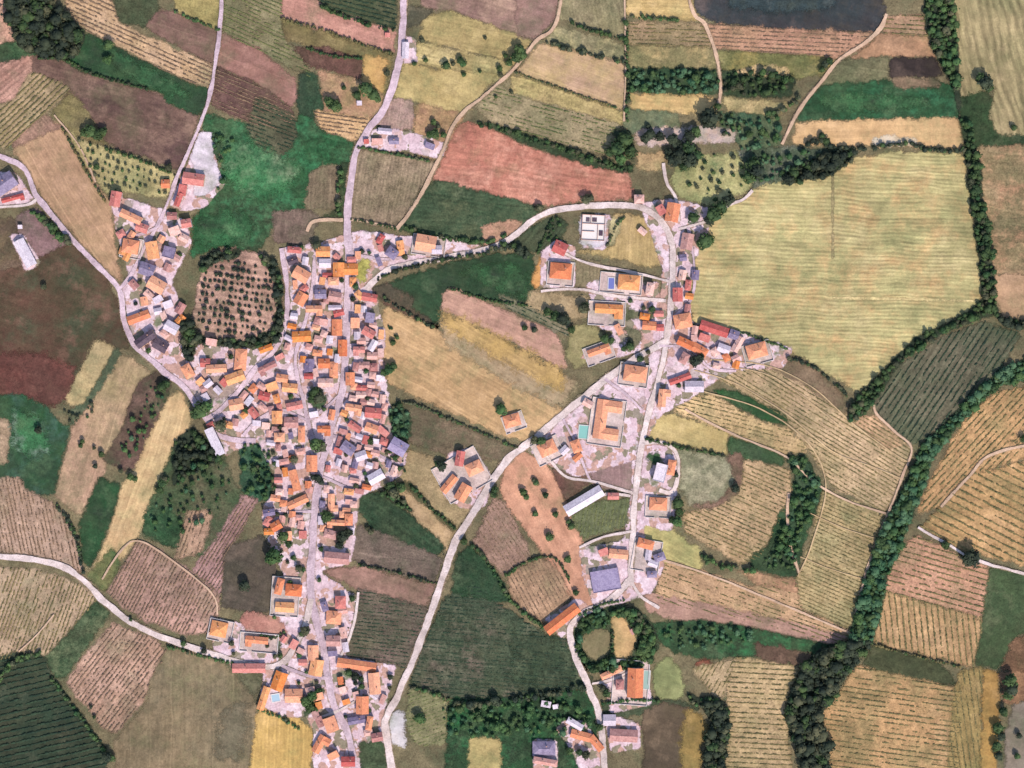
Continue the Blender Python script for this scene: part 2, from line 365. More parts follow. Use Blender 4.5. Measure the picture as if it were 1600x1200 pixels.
f('field',(92,76,66),(120,104,78),[(0,340),(22,340),(40,400),(36,418),(20,455),(0,505)],c3=(60,68,50))
f('field',(140,112,112),(150,120,118),[(28,335),(60,325),(105,378),(102,388),(60,412),(46,380),(26,360)],grain=.2)
f('field',(100,68,58),(72,74,52),[(36,415),(112,378),(165,432),(185,470),(203,545),(180,545),(150,528),(112,622),(0,622),(0,455)],c3=(74,78,58),grain=.2,mott=.012)
f('field',(106,66,58),(94,64,56),[(0,560),(60,550),(118,575),(112,622),(75,636),(40,620),(0,622)],grain=.25,soft=6)
f('field',(176,158,118),(190,168,122),[(150,528),(180,543),(148,605),(130,634),(100,630),(118,590)],grain=.2)
f('meadow',(84,96,72),(70,84,64),[(180,543),(196,560),(160,620),(128,665),(112,665),(104,640),(130,634),(148,605)])
f('field',(180,148,122),(164,148,108),[(192,552),(238,582),(214,604),(192,670),(175,700),(155,760),(124,806),(86,776),(105,700),(112,665),(130,645),(162,600)],fur=(70,3,.08),grain=.2,mott=.01)
f('field',(104,80,72),(84,72,60),[(214,600),(240,582),(268,590),(262,622),(235,682),(215,732),(190,735),(160,720),(190,672)],c3=(62,84,54))
f('field',(204,180,132),(192,160,118),[(264,620),(286,612),(300,650),(290,690),(256,760),(240,790),(215,842),(165,905),(138,900),(165,842),(190,760),(214,728),(230,690)],fur=(70,3.2,.1),grain=.16,c3=None)
f('meadow',(36,94,56),(46,78,58),[(0,612),(40,618),(75,638),(96,660),(110,672),(100,710),(85,772),(60,776),(35,760),(30,748),(0,744)],grain=.16,c3=(66,94,80))
f('field',(176,152,126),(150,130,104),[(0,648),(14,655),(18,668),(10,725),(0,735)])
f('vineyard',(178,152,132),(166,140,118),[(0,744),(32,748),(40,765),(85,787),(115,830),(132,898),(60,872),(0,858)],vine=(-78,2.9,.6,.85,'vineb'),desc='in the tan field above the white road at the left edge')
f('meadow',(36,84,50),(44,74,48),[(155,745),(188,756),(178,800),(158,855),(140,892),(128,870),(122,822),(140,780)],grain=.2)
f('vineyard',(186,150,134),(160,132,116),[(192,885),(216,842),(262,866),(345,930),(335,988),(290,992),(215,965),(165,925)],vine=(62,2.6,.72,.85,'vineb'),desc='in the pink field just above the bend of the white road')
f('meadow',(120,120,78),(60,92,54),[(136,898),(176,855),(190,880),(166,925),(150,915)])
f('meadow',(66,88,58),(110,104,80),[(228,795),(275,690),(330,680),(372,760),(398,782),(350,872),(318,872),(222,838)],c3=(46,76,50),grain=.4)
f('meadow',(40,84,52),(36,68,48),[(226,800),(262,790),(290,820),(285,860),(225,835)],c3=(80,104,70))
f('meadow',(50,100,74),(40,84,60),[(372,685),(402,680),(425,735),(424,782),(398,785),(376,762)])
f('vineyard',(184,152,126),(166,136,116),[(292,795),(332,800),(316,862),(272,874)],vine=(70,2.8,.5,.8,'vineb'),desc='in the little pink plot amid the scrub west of the village')
f('vineyard',(176,140,134),(150,118,112),[(380,772),(404,780),(352,872),(345,930),(300,890),(340,840)],vine=(58,2.6,.7,.8,'vineb'),desc='in the mauve strip west of the dark brown field')
f('field',(92,82,72),(78,74,62),[(352,855),(410,835),(432,880),(428,950),(402,962),(345,945)],grain=.25)
f('vineyard',(182,160,132),(168,146,118),[(0,878),(60,890),(125,912),(152,936),(112,982),(72,1024),(38,1016),(22,1034),(0,1062)],vine=(70,2.8,.62,.85,'vine'),desc='in the tan field below the white road at the left edge')
f('meadow',(60,92,62),(74,88,62),[(150,936),(172,958),(128,1020),(104,1056),(86,1062),(68,1032),(110,985)],c3=(110,116,84))
f('vineyard',(44,66,52),(64,70,54),[(28,1018),(66,1024),(84,1060),(130,1120),(166,1172),(168,1195),(0,1195),(0,1064)],vine=(13,4.6,.92,1.25,'vined'),desc='in the dark green field at the lower left corner',grain=.2)
f('vineyard',(186,154,134),(170,138,116),[(176,973),(246,1000),(262,1020),(236,1062),(226,1092),(182,1146),(166,1142),(103,1066),(126,1030)],vine=(52,3.0,.66,.9,'vineb'),desc='in the pink field below the road bend')
f('meadow',(136,120,92),(112,104,82),[(262,1008),(350,1030),(382,1060),(404,1100),(376,1195),(192,1195),(176,1160),(226,1100),(236,1060)],fur=(90,3,.06),grain=.2,c3=None,mott=.014)
f('meadow',(108,102,82),(112,106,84),[(345,1110),(385,1100),(385,1150),(370,1190),(340,1180)],grain=.2,amp=4,soft=9)
f('field',(206,172,104),(194,162,98),[(404,1102),(470,1125),(490,1140),(478,1195),(374,1195)],fur=(88,3.2,.16),grain=.12)
f('meadow',(112,108,84),(90,98,72),[(350,1030),(410,1050),(404,1100),(380,1070)],soft=6)
# top middle
f('vineyard',(132,130,96),(120,112,82),[(355,0),(447,0),(440,40),(447,66),(482,105),(484,122),(400,78),(346,50)],vine=(-24,3.0,.62,.85,'vineg'),desc='in the olive field right of the north west lane')
f('field',(166,126,114),(150,112,98),[(402,76),(347,52),(338,104),(400,130),(455,168),(466,150),(462,124)],grain=.16,fur=(-22,3,.06))
f('vineyard',(104,78,72),(120,94,82),[(336,104),(400,130),(455,168),(462,190),(440,202),(400,197),(328,164)],vine=(-22,2.8,.5,.8,'vineb'),desc='in the dark mauve field beside the north west lane')
f('vineyard',(80,88,62),(64,76,54),[(478,0),(622,0),(618,46),(575,36),(500,10)],vine=(-14,3.4,.8,1.0,'vined'),desc='in the dark green field left of the north road')
f('field',(190,142,126),(178,132,116),[(447,0),(478,0),(500,10),(575,36),(620,50),(614,84),(545,62),(440,30)],grain=.2,fur=(-18,3,.08))
f('field',(136,124,82),(116,102,72),[(440,30),(545,62),(614,86),(604,150),(572,138),(567,90),(480,75),(445,58)],c3=(96,90,60))
f('field',(110,78,70),(92,72,60),[(458,76),(500,72),(567,92),(566,124),(505,108),(482,104)])
f('field',(206,170,108),(190,152,98),[(568,85),(605,92),(600,148),(566,132)],grain=.16)
f('field',(190,146,120),(160,136,100),[(498,108),(568,128),(602,150),(590,188),(500,175)],c3=(96,98,64))
f('meadow',(46,82,58),(56,76,60),[(470,112),(498,116),(506,178),(490,182),(478,200),(462,170)])
f('vineyard',(212,178,132),(196,160,118),[(490,172),(582,186),(566,216),(546,222),(500,202)],vine=(-8,3.0,.6,.85,'vineb'),desc='in the pale yellow plot left of the north road')
f('meadow',(40,100,60),(56,78,54),[(312,175),(400,196),(440,202),(475,176),(500,202),(555,222),(548,262),(500,255),(478,325),(440,335),(402,396),(350,385),(300,402),(300,345),(332,300),(352,250),(320,205)],grain=.3,c3=(60,118,78),fur=(-8,4,.05),mott=.03)
f('vineyard',(96,98,74),(84,84,64),[(402,150),(462,182),(466,215),(440,246),(405,236),(385,200)],vine=(-20,3.0,.6,.8,'vined'),desc='in the small dark plot amid the green meadow')
f('field',(132,118,94),(118,104,84),[(486,264),(532,258),(530,328),(476,326)],fur=(85,3,.14))
f('field',(128,108,96),(108,94,82),[(425,330),(480,328),(502,336),(480,385),(428,378)],fur=(80,3,.1))
f('meadow',(52,84,52),(70,84,56),[(532,256),(548,250),(544,345),(500,338),(530,328)])
f('field',(152,134,110),(130,118,92),[(560,232),(682,252),(622,358),(546,345),(550,262)],fur=(80,2.8,.22),grain=.36)
f('field',(156,130,112),(146,116,106),[(640,0),(886,0),(862,28),(835,62),(780,45),(700,16),(660,14)],fur=(-18,3.4,.1),grain=.2)
f('field',(182,166,112),(172,152,104),[(660,28),(700,15),(780,45),(832,62),(806,106),(780,92),(655,62)],fur=(-12,3.4,.12),grain=.2)
f('field',(98,94,74),(82,82,66),[(636,8),(680,16),(648,44),(634,42)])
f('field',(186,172,120),(170,152,104),[(650,64),(780,92),(806,108),(780,132),(700,112),(648,96)],c3=(120,112,74),fur=(-12,3.2,.2))
f('field',(190,172,118),(176,156,104),[(626,98),(700,110),(780,114),(742,162),(716,182),(655,162),(614,152)],grain=.18)
f('field',(158,132,124),(176,148,132),[(614,155),(646,155),(648,200),(604,206),(588,184)],fur=(85,2.6,.2))
f('field',(192,160,114),(168,132,104),[(648,160),(726,176),(716,212),(700,235),(680,250),(650,240),(648,200)],c3=(110,104,74))
f('field',(194,134,112),(182,120,102),[(718,190),(772,200),(822,230),(982,266),(992,312),(900,316),(850,322),(700,292),(676,282),(692,250)],fur=(-8,4,.14),grain=.22,c3=(200,150,128))
f('field',(154,124,114),(146,116,104),[(795,0),(886,0),(868,28),(838,60),(810,60)],grain=.2)
f('field',(138,130,100),(148,140,104),[(890,0),(975,0),(977,62),(895,38),(872,30)],fur=(-80,2.8,.12))
f('meadow',(150,144,108),(96,104,74),[(866,40),(976,68),(976,96),(850,64)],c3=(182,170,124))
f('field',(192,160,132),(188,164,118),[(845,68),(976,100),(976,174),(806,112)],grain=.13,fur=(-20,3,.05))
f('field',(184,170,112),(170,152,106),[(800,114),(976,176),(970,196),(796,150)],fur=(-19,4,.14))
f('vineyard',(164,150,116),(140,130,98),[(742,166),(782,130),(800,146),(968,194),(970,215),(940,240),(870,222),(800,202),(770,194)],vine=(-15,3.0,.42,.85,'vineg'),desc='in the mottled field above the red field')
f('meadow',(46,72,48),(60,84,56),[(745,188),(800,202),(870,225),(935,248),(990,262),(986,244),(965,225),(955,205),(985,200),(992,250),(988,272),(930,262),(860,240),(800,216)])
# top right
f('field',(196,172,118),(184,158,104),[(980,0),(1060,0),(1085,15),(1096,33),(1040,31),(980,27)],fur=(-3,3.0,.2),grain=.16)
f('vineyard',(160,136,106),(140,124,92),[(980,34),(1100,36),(1116,75),(980,70)],vine=(-2,3.0,.55,.85,'vine'),desc='in the brown field left of the curved lane')
f('field',(150,138,98),(124,120,82),[(980,70),(1116,75),(1124,108),(980,108)],c3=(184,160,112))
f('meadow',(42,74,50),(52,88,58),[(980,106),(1122,108),(1126,146),(1080,151),(980,144)])
f('meadow',(44,66,46),(52,78,54),[(1128,108),(1242,112),(1238,152),(1130,152)])
f('field',(204,178,122),(196,164,112),[(982,146),(1115,151),(1120,175),(1062,178),(985,172)],grain=.16,fur=(-3,3,.1))
f('meadow',(92,108,82),(120,122,90),[(978,170),(1062,176),(1062,200),(1000,215),(975,200)])
f('field',(190,170,122),(160,152,108),[(1128,152),(1238,160),(1215,182),(1140,176)])
f('meadow',(84,104,76),(60,92,68),[(1120,174),(1215,182),(1225,225),(1165,245),(1150,220),(1125,205)],c3=(128,132,94))
f('meadow',(66,96,76),(92,106,88),[(1150,232),(1225,228),(1290,232),(1345,236),(1300,275),(1220,292),(1175,296),(1160,270)],c3=(132,128,116))
f('meadow',(188,182,128),(160,160,108),[(1060,250),(1150,236),(1166,262),(1176,292),(1120,322),(1066,312),(1045,285)],c3=(84,106,68),mott=.08)
f('yard',(206,192,190),(190,170,160),[(990,205),(1010,200),(1060,200),(1100,196),(1150,204),(1148,222),(1100,224),(1040,226),(995,228)],grain=.2,c3=(196,164,134))
f('field',(196,168,122),(176,150,112),[(995,240),(1040,238),(1042,262),(1010,268),(994,262)])
f('field',(70,64,66),(58,66,68),[(1068,0),(1340,0),(1386,25),(1376,52),(1200,46),(1104,34),(1086,12)],grain=.12,mott=.012)
f('vineyard',(188,146,120),(170,136,106),[(1102,37),(1200,44),(1372,52),(1350,76),(1300,96),(1272,88),(1116,76)],vine=(-3,3.2,.5,.85,'vineb'),desc='in the pink strip under the dark ploughed field')
f('meadow',(124,122,76),(104,108,68),[(1118,78),(1275,88),(1312,94),(1290,117),(1250,124),(1230,115),(1126,108)],c3=(150,134,80))
f('field',(214,186,140),(196,170,120),[(1190,100),(1232,108),(1234,118),(1200,120),(1150,112)])
f('vineyard',(172,140,112),(150,124,98),[(1382,24),(1442,24),(1450,58),(1378,54)],vine=(-3,3.6,.6,1,'vine'),desc='in the little field at the top beside the tree belt')
f('field',(194,152,116),(158,126,98),[(1374,52),(1450,58),(1468,90),(1392,88),(1345,96),(1322,94),(1352,74)],grain=.18)
f('field',(120,116,86),(98,100,74),[(1312,94),(1390,88),(1388,126),(1330,136),(1284,132)],fur=(-8,3,.1))
f('field',(54,46,44),(60,52,48),[(1391,91),(1462,90),(1476,120),(1391,123)],grain=.2)
f('meadow',(38,94,58),(40,74,48),[(1284,132),(1388,126),(1462,124),(1496,140),(1502,184),(1244,190),(1256,160)],c3=(58,112,78),fur=(-2,5,.1),grain=.2,mott=.02)
f('field',(128,108,86),(96,92,70),[(1390,122),(1462,122),(1470,136),(1400,138)])
f('field',(220,184,134),(208,172,124),[(1246,190),(1498,184),(1504,232),(1400,228),(1335,228),(1236,226)],grain=.1,fur=(0,4,.03))
f('field',(216,206,186),(214,190,148),[(1362,218),(1400,210),(1436,220),(1420,228),(1370,228)],grain=.1,amp=3,soft=2.5)
f('meadow',(44,70,44),(50,84,50),[(1440,0),(1482,0),(1496,60),(1502,130),(1556,152),(1575,200),(1600,205),(1600,226),(1530,230),(1516,240),(1508,240),(1500,185),(1490,135),(1464,90),(1448,50)])
f('field',(166,152,112),(142,134,96),[(1478,0),(1600,0),(1600,204),(1562,212),(1545,182),(1556,134),(1500,152),(1492,60)],fur=(-76,6.5,.45),grain=.15)
f('field',(146,128,94),(120,112,82),[(1526,230),(1600,222),(1600,430),(1552,430),(1545,380),(1530,300)],fur=(-4,4,.12),c3=(174,134,104))
f('field',(180,148,116),(168,140,106),[(1550,428),(1600,428),(1600,502),(1566,500),(1556,470)],grain=.15)
BIG=[(1190,292),(1290,262),(1335,246),(1400,237),(1506,240),(1515,300),(1536,465),(1510,490),(1430,530),(1390,570),(1342,614),(1290,582),(1250,556),(1200,542),(1160,522),(1082,506),(1076,450),(1086,380),(1112,330),(1150,312)]
f('field',(190,180,126),(174,166,116),BIG,fur=(-2,3.1,.34),grain=.13,c3=(192,160,112),mott=.010)
f('grass_strip',(166,152,110),(156,144,104),[(1299,268),(1303,268),(1303,405),(1299,405)],amp=.8,soft=.7)
f('field_track',(214,196,142),(204,186,132),[(1300,464),(1400,465),(1524,469),(1524,472),(1400,469),(1300,467)],amp=.5,soft=.6)
f('vineyard',(100,98,78),(64,84,60),[(1540,502),(1596,522),(1562,580),(1500,640),(1442,690),(1420,696),(1364,642),(1364,622),(1400,570),(1480,522)],fur=(56,5,.25),vine=(56,4.2,.6,1,'vined'),desc='in the dark green field between the two belts of trees',mott=.008)
f('vineyard',(196,158,112),(184,148,104),[(1600,582),(1556,612),(1510,652),(1482,700),(1450,760),(1434,802),(1470,792),(1510,746),(1600,672)],vine=(47,3.8,.6,1.0,'vine'),desc='in the orange tan field right of the river belt')
f('vineyard',(190,154,108),(176,144,98),[(1600,690),(1510,742),(1465,796),(1436,824),(1500,858),(1600,915)],vine=(-27,5.6,.93,1.35,'vine'),desc='in widely spaced stripes at the right edge')
f('meadow',(70,84,58),(84,92,62),[(1570,690),(1600,672),(1600,700)])
f('vineyard',(194,150,122),(180,140,112),[(1430,836),(1545,886),(1538,965),(1380,925),(1390,880)],vine=(-16,4.2,.55,1.05,'vine'),desc='in the pink field below the pale track')
f('vineyard',(186,154,112),(176,144,104),[(1379,924),(1538,966),(1522,1042),(1365,1004)],vine=(-84,4.6,.92,1.15,'vine'),desc='in upright rows below the pink field')
f('meadow',(64,82,54),(72,90,58),[(1546,884),(1600,922),(1582,1000),(1562,1048),(1522,1038),(1536,962)])
f('field',(128,98,74),(110,86,64),[(1600,930),(1600,1052),(1562,1048),(1582,1000)])
f('meadow',(62,72,48),(76,80,54),[(1362,1006),(1470,1036),(1502,1074),(1400,1056),(1345,1040)])
f('vineyard',(186,150,106),(156,136,94),[(1338,1040),(1502,1076),(1492,1195),(1306,1195),(1290,1150),(1284,1110),(1312,1080)],vine=(-8,3.9,.62,1.0,'vine'),desc='in the tan field at the bottom right beside the river belt')
f('vineyard',(160,140,90),(150,128,84),[(1500,1046),(1536,1044),(1528,1195),(1470,1195),(1490,1080)],vine=(-82,4.2,.7,1,'vine'),desc='in the narrow upright rows near the lower right corner')
f('field',(182,146,86),(168,134,78),[(1536,1044),(1558,1050),(1562,1100),(1552,1195),(1528,1195)],grain=.18)
f('yard',(140,130,116),(128,118,102),[(1584,1095),(1600,1085),(1600,1195),(1566,1195),(1572,1140)],grain=.12)
f('field',(150,116,86),(130,100,76),[(1560,1050),(1600,1052),(1600,1086),(1570,1100)])
f('vineyard',(186,162,122),(170,150,110),[(1150,1026),(1200,1032),(1252,1042),(1228,1090),(1228,1126),(1252,1195),(1124,1195),(1136,1100),(1140,1080),(1128,1066)],vine=(-3,3.9,.72,1.0,'vine'),desc='in level rows left of the dark wood at the bottom')
# middle right
f('field',(122,106,84),(140,118,94),[(1190,545),(1250,560),(1290,590),(1332,640),(1340,655),(1290,640),(1200,575),(1150,575)],c3=(92,92,66))
f('vineyard',(194,168,132),(170,150,112),[(1085,575),(1150,572),(1200,575),(1262,605),(1330,652),(1368,652),(1425,698),(1408,750),(1384,802),(1300,760),(1262,700),(1222,656),(1150,606)],vine=(-31,2.9,.72,.8,'vine'),desc='on the large pale slope right of the village')
f('field',(196,160,124),(170,142,108),[(1330,652),(1368,650),(1420,696),(1380,702)],fur=(-38,3.4,.25))
f('vineyard',(160,150,108),(176,154,112),[(1285,765),(1384,800),(1350,900),(1330,984),(1250,950),(1242,905),(1266,850)],vine=(-24,2.8,.78,.8,'vine'),desc='on the lower pale slope left of the river belt')
f('meadow',(36,90,48),(42,78,46),[(1112,608),(1150,610),(1232,650),(1230,668),(1190,656),(1132,626)],grain=.2)
f('vineyard',(204,176,130),(180,156,112),[(1050,622),(1112,616),(1182,656),(1232,670),(1265,702),(1225,712),(1140,682),(1052,642)],vine=(-14,3.0,.5,.85,'vine'),desc='in the pale band below the narrow green strip')
f('field',(190,172,118),(180,160,106),[(1020,646),(1050,648),(1136,674),(1138,712),(1008,684)],grain=.15)
f('meadow',(52,96,56),(74,104,72),[(1138,682),(1182,692),(1225,712),(1225,728),(1180,724),(1140,712)],soft=3)
f('meadow',(148,146,118),(124,124,96),[(1056,700),(1140,714),(1158,745),(1125,785),(1080,790),(1060,762)],c3=(170,164,134),mott=.06,soft=5)
f('field',(130,104,88),(116,94,78),[(1136,712),(1160,705),(1164,750),(1148,780),(1110,796),(1082,790),(1125,782),(1148,752)],soft=4)
f('vineyard',(192,164,126),(176,150,112),[(1162,718),(1230,732),(1240,762),(1226,800),(1186,872),(1160,882),(1070,832),(1070,800),(1115,796),(1158,770)],vine=(-24,3.1,.75,.9,'vine'),desc='in the tan field inside the curved green hollow')
f('meadow',(36,80,48),(46,74,48),[(1225,712),(1255,708),(1272,735),(1288,760),(1270,805),(1258,842),(1244,905),(1180,892),(1168,872),(1200,852),(1216,805),(1236,782),(1242,742)],grain=.25)
f('field',(188,178,118),(176,164,110),[(1000,815),(1045,826),(1092,856),(1096,892),(1050,892),(1002,852)],grain=.15,fur=(-30,3,.1))
f('vineyard',(196,162,124),(178,146,112),[(1040,876),(1096,892),(1170,915),(1242,905),(1250,950),(1332,988),(1322,1010),(1180,972),(1020,940)],vine=(-20,3.2,.3,.85,'vine'),desc='in the long slanting strips south east of the village')
f('field',(176,140,124),(164,132,114),[(1005,925),(1100,942),(1220,968),(1326,994),(1318,1012),(1150,975),(1080,975),(1010,955)],grain=.18,fur=(-12,3.4,.12))
f('field',(186,146,114),(150,118,90),[(1150,890),(1242,905),(1246,925),(1180,912)])
f('meadow',(44,86,54),(54,78,54),[(1010,975),(1080,968),(1150,976),(1322,1012),(1300,1032),(1252,1040),(1180,1024),(1100,1032),(1040,1014)],c3=(46,104,62))
f('field',(104,82,68),(92,74,60),[(1180,1004),(1270,1020),(1256,1042),(1180,1028)])
f('field',(128,80,62),(116,72,58),[(1084,1036),(1098,1029),(1112,1034),(1108,1044),(1090,1044)],amp=.8)
f('vineyard',(178,158,124),(166,146,110),[(1082,1044),(1150,1028),(1128,1092),(1108,1080)],vine=(60,3.0,.6,.9,'vine'),desc='in the small wedge left of the level rows')
f('meadow',(56,74,50),(72,84,60),[(895,1000),(900,960),(960,940),(1010,960),(1030,1000),(1018,1035),(980,1045),(920,1045)])
f('field',(140,128,96),(126,118,86),[(906,995),(925,982),(954,985),(953,1015),(940,1032),(920,1028),(906,1012)],amp=1.5,grain=.15)
f('field',(206,172,122),(190,166,112),[(956,962),(975,964),(992,985),(993,1010),(980,1030),(962,1034),(958,1010)],amp=1.5,grain=.15)
f('meadow',(144,148,100),(132,138,90),[(1022,1042),(1045,1025),(1062,1045),(1070,1075),(1062,1092),(1030,1094),(1020,1070)],amp=1.5,grain=.15)
f('meadow',(62,76,54),(76,84,62),[(935,1105),(960,1092),(1030,1092),(1070,1096),(1095,1108),(1060,1122),(1000,1118),(945,1120)])
f('field',(100,86,68),(84,74,60),[(1004,1112),(1040,1096),(1078,1106),(1095,1125),(1070,1160),(1064,1195),(1006,1195)],grain=.15,mott=.02)
f('field',(160,134,80),(128,112,66),[(1072,1108),(1098,1118),(1108,1135),(1096,1160),(1086,1195),(1060,1195),(1064,1150)],grain=.15,amp=3,soft=5)
# centre
f('meadow',(38,72,48),(46,80,54),[(578,452),(640,430),(700,412),(762,398),(832,395),(838,440),(828,475),(800,477),(702,450),(692,470),(690,498),(676,512),(640,487),(600,466)],grain=.2,fur=(-14,4,.08))
f('field',(84,74,62),(70,68,54),[(582,452),(606,440),(650,470),(640,478),(682,506),(676,514),(600,478)],c3=(140,90,76))
f('meadow',(72,92,66),(58,78,54),[(662,290),(682,280),(852,326),(780,386),(700,377),(620,360)],fur=(-5,3.4,.2),c3=(96,100,72),grain=.35)
f('field',(196,152,126),(168,134,108),[(752,352),(806,344),(820,350),(788,378),(756,386)],c3=(110,104,76))
f('meadow',(54,76,54),(84,96,70),[(798,374),(866,335),(884,345),(884,360),(872,388),(840,396),(805,392)],fur=(48,4,.3))
f('field',(194,162,118),(182,150,108),[(598,478),(680,512),(700,525),(830,602),(885,640),(828,690),(788,682),(700,642),(610,602),(596,560)],fur=(-30,3.2,.12),grain=.13)
f('field',(166,148,116),(180,156,122),[(690,500),(760,520),(890,590),(905,602),(880,640),(800,600),(700,540)],fur=(-30,3.2,.1),grain=.14,soft=7)
f('field',(200,160,136),(186,146,128),[(694,456),(706,450),(870,520),(884,560),(886,580),(790,530),(692,486)],fur=(-24,3.2,.08),grain=.14,soft=3)
f('field',(198,166,104),(190,160,108),[(690,488),(725,498),(800,536),(882,582),(880,612),(862,606),(780,562),(700,516)],fur=(-30,3.2,.08),grain=.15,amp=2.5,soft=8)
f('vineyard',(138,130,108),(112,114,86),[(778,458),(826,476),(888,500),(888,526),(792,482)],vine=(-24,2.8,.6,.8,'vined'),desc='in the narrow grey green strip left of the tan yard')
f('meadow',(152,146,102),(164,154,108),[(895,510),(930,508),(952,540),(935,556),(900,578),(884,560)],grain=.2)
f('field',(120,104,84),(100,94,72),[(604,640),(642,628),(730,668),(806,700),(792,722),(700,712),(640,692)],c3=(70,84,58))
f('meadow',(50,84,56),(60,86,60),[(602,640),(625,628),(642,650),(640,686),(618,690)],)
f('field',(176,156,116),(160,140,104),[(638,700),(690,722),(716,765),(742,790),(716,822),(700,862),(660,830),(604,760),(620,740)],c3=(136,122,90))
f('meadow',(96,92,64),(80,84,58),[(606,758),(640,752),(672,790),(712,822),(706,832),(660,792),(630,764)])
f('field',(190,164,126),(176,150,112),[(602,758),(640,770),(706,832),(700,864),(650,812)],grain=.2)
f('meadow',(46,78,54),(38,68,46),[(556,772),(600,768),(640,802),(696,852),(690,868),(630,872),(562,806)],fur=(-38,5,.2))
f('field',(104,94,82),(120,104,92),[(546,870),(558,820),(622,842),(692,872),(680,912),(640,905),(560,880)],fur=(-8,3,.1))
f('field',(156,122,108),(138,112,96),[(500,890),(560,884),(680,914),(668,946),(640,950),(530,908)],grain=.2)
f('field',(94,90,74),(110,94,84),[(560,918),(672,950),(640,1046),(604,1036),(536,1026),(546,962)],grain=.42,c3=(66,72,54),fur=(-10,3,.12),vine=(-6,2.9,.5,.85,'vined'),desc='in the dark grainy field left of the diagonal road')
f('field',(74,86,66),(66,80,58),[(696,935),(740,908),(790,950),(850,990),(890,1000),(922,1072),(850,1086),(760,1102),(700,1090),(638,1072),(660,1010)],grain=.45,c3=(108,98,84),fur=(-8,3.4,.12),vine=(-5,3.1,.55,.9,'vined'),desc='in the dark green field right of the diagonal road')
f('meadow',(54,78,56),(70,88,66),[(800,992),(850,992),(892,1000),(922,1072),(850,1080),(800,1060)],grain=.4,amp=5,soft=7)
f('meadow',(38,76,48),(46,84,58),[(712,872),(735,850),(780,900),(804,942),(750,936),(704,926)],grain=.3)
f('vineyard',(168,138,120),(152,124,106),[(770,778),(790,782),(832,872),(790,902),(738,848)],vine=(-56,3.0,.72,.85,'vineb'),desc='in the brown field right of the diagonal white road')
f('vineyard',(176,144,116),(160,132,104),[(792,898),(842,872),(872,876),(900,922),(852,978),(802,942)],vine=(-62,3.2,.8,.9,'vineb'),desc='in the brown field beside the long roofed barn')
f('field',(208,158,128),(196,146,118),[(790,716),(820,704),(862,732),(884,780),(908,832),(932,940),(902,962),(880,900),(852,868),(800,800),(780,762)],grain=.13,fur=(-60,3,.04))
f('field',(158,132,126),(148,120,116),[(924,704),(996,706),(996,770),(942,762),(912,742)],fur=(88,2.6,.1),grain=.16)
f('field',(112,78,70),(100,88,70),[(862,732),(902,728),(926,752),(882,782)])
f('vineyard',(112,118,84),(96,104,74),[(888,806),(930,784),(984,778),(982,822),(910,842)],vine=(80,3.2,.7,.95,'vineg'),desc='in the green plot beside the white concrete yard')

f('field',(192,168,116),(184,160,108),[(958,334),(1012,340),(1032,360),(1042,385),(1040,410),(1022,420),(960,402),(900,394),(960,386)],grain=.16,fur=(86,3,.08))
f('meadow',(176,168,124),(150,148,104),[(952,340),(974,342),(960,385),(950,384)])
f('field',(158,142,108),(172,150,114),[(828,452),(890,462),(952,468),(946,492),(880,500),(820,478)],grain=.25)
f('field',(142,128,100),(130,120,92),[(896,402),(945,412),(942,452),(896,446)],fur=(85,3,.16))
f('field',(214,160,98),(206,148,92),[(846,398),(858,396),(850,430),(842,450),(828,446)],grain=.12,amp=.8)
f('vineyard',(140,138,100),(128,128,92),[(640,1072),(702,1096),(696,1162),(652,1166),(632,1130)],vine=(20,3.0,.6,.85,'vineg'),desc='in the olive plot at the foot of the diagonal road')
f('meadow',(34,78,46),(42,66,46),[(702,1092),(850,1086),(920,1076),(936,1110),(940,1150),(920,1195),(690,1195),(698,1150)],c3=(44,100,60),grain=.35)
f('field',(184,168,112),(172,154,104),[(734,1152),(782,1154),(784,1195),(730,1195)],grain=.16)
f('yard',(216,212,212),(204,198,200),[(603,1112),(632,1112),(634,1168),(610,1160)],grain=.07,amp=.5)
f('meadow',(58,74,76),(58,72,74),[(1130,0),(1320,0),(1300,14),(1200,20),(1140,12)],soft=6)
f('meadow',(64,138,86),(52,112,74),[(345,215),(400,225),(470,260),(450,300),(380,300),(350,270)],soft=9,c3=(110,124,96),grain=.25)
f('meadow',(58,126,78),(46,100,62),[(310,340),(380,330),(400,360),(360,380),(310,385)],soft=7)
f('meadow',(60,130,84),(50,104,68),[(20,640),(60,650),(80,700),(50,720),(20,690)],soft=8,c3=(120,130,120))
f('meadow',(60,122,76),(48,96,60),[(1280,150),(1380,146),(1460,156),(1420,172),(1300,176)],soft=6)
f('meadow',(54,108,66),(44,84,52),[(720,420),(790,410),(826,430),(820,468),(760,446)],soft=8)
f('meadow',(54,110,70),(44,84,52),[(150,60),(200,90),(260,120),(300,150),(260,150),(190,115)],soft=5)
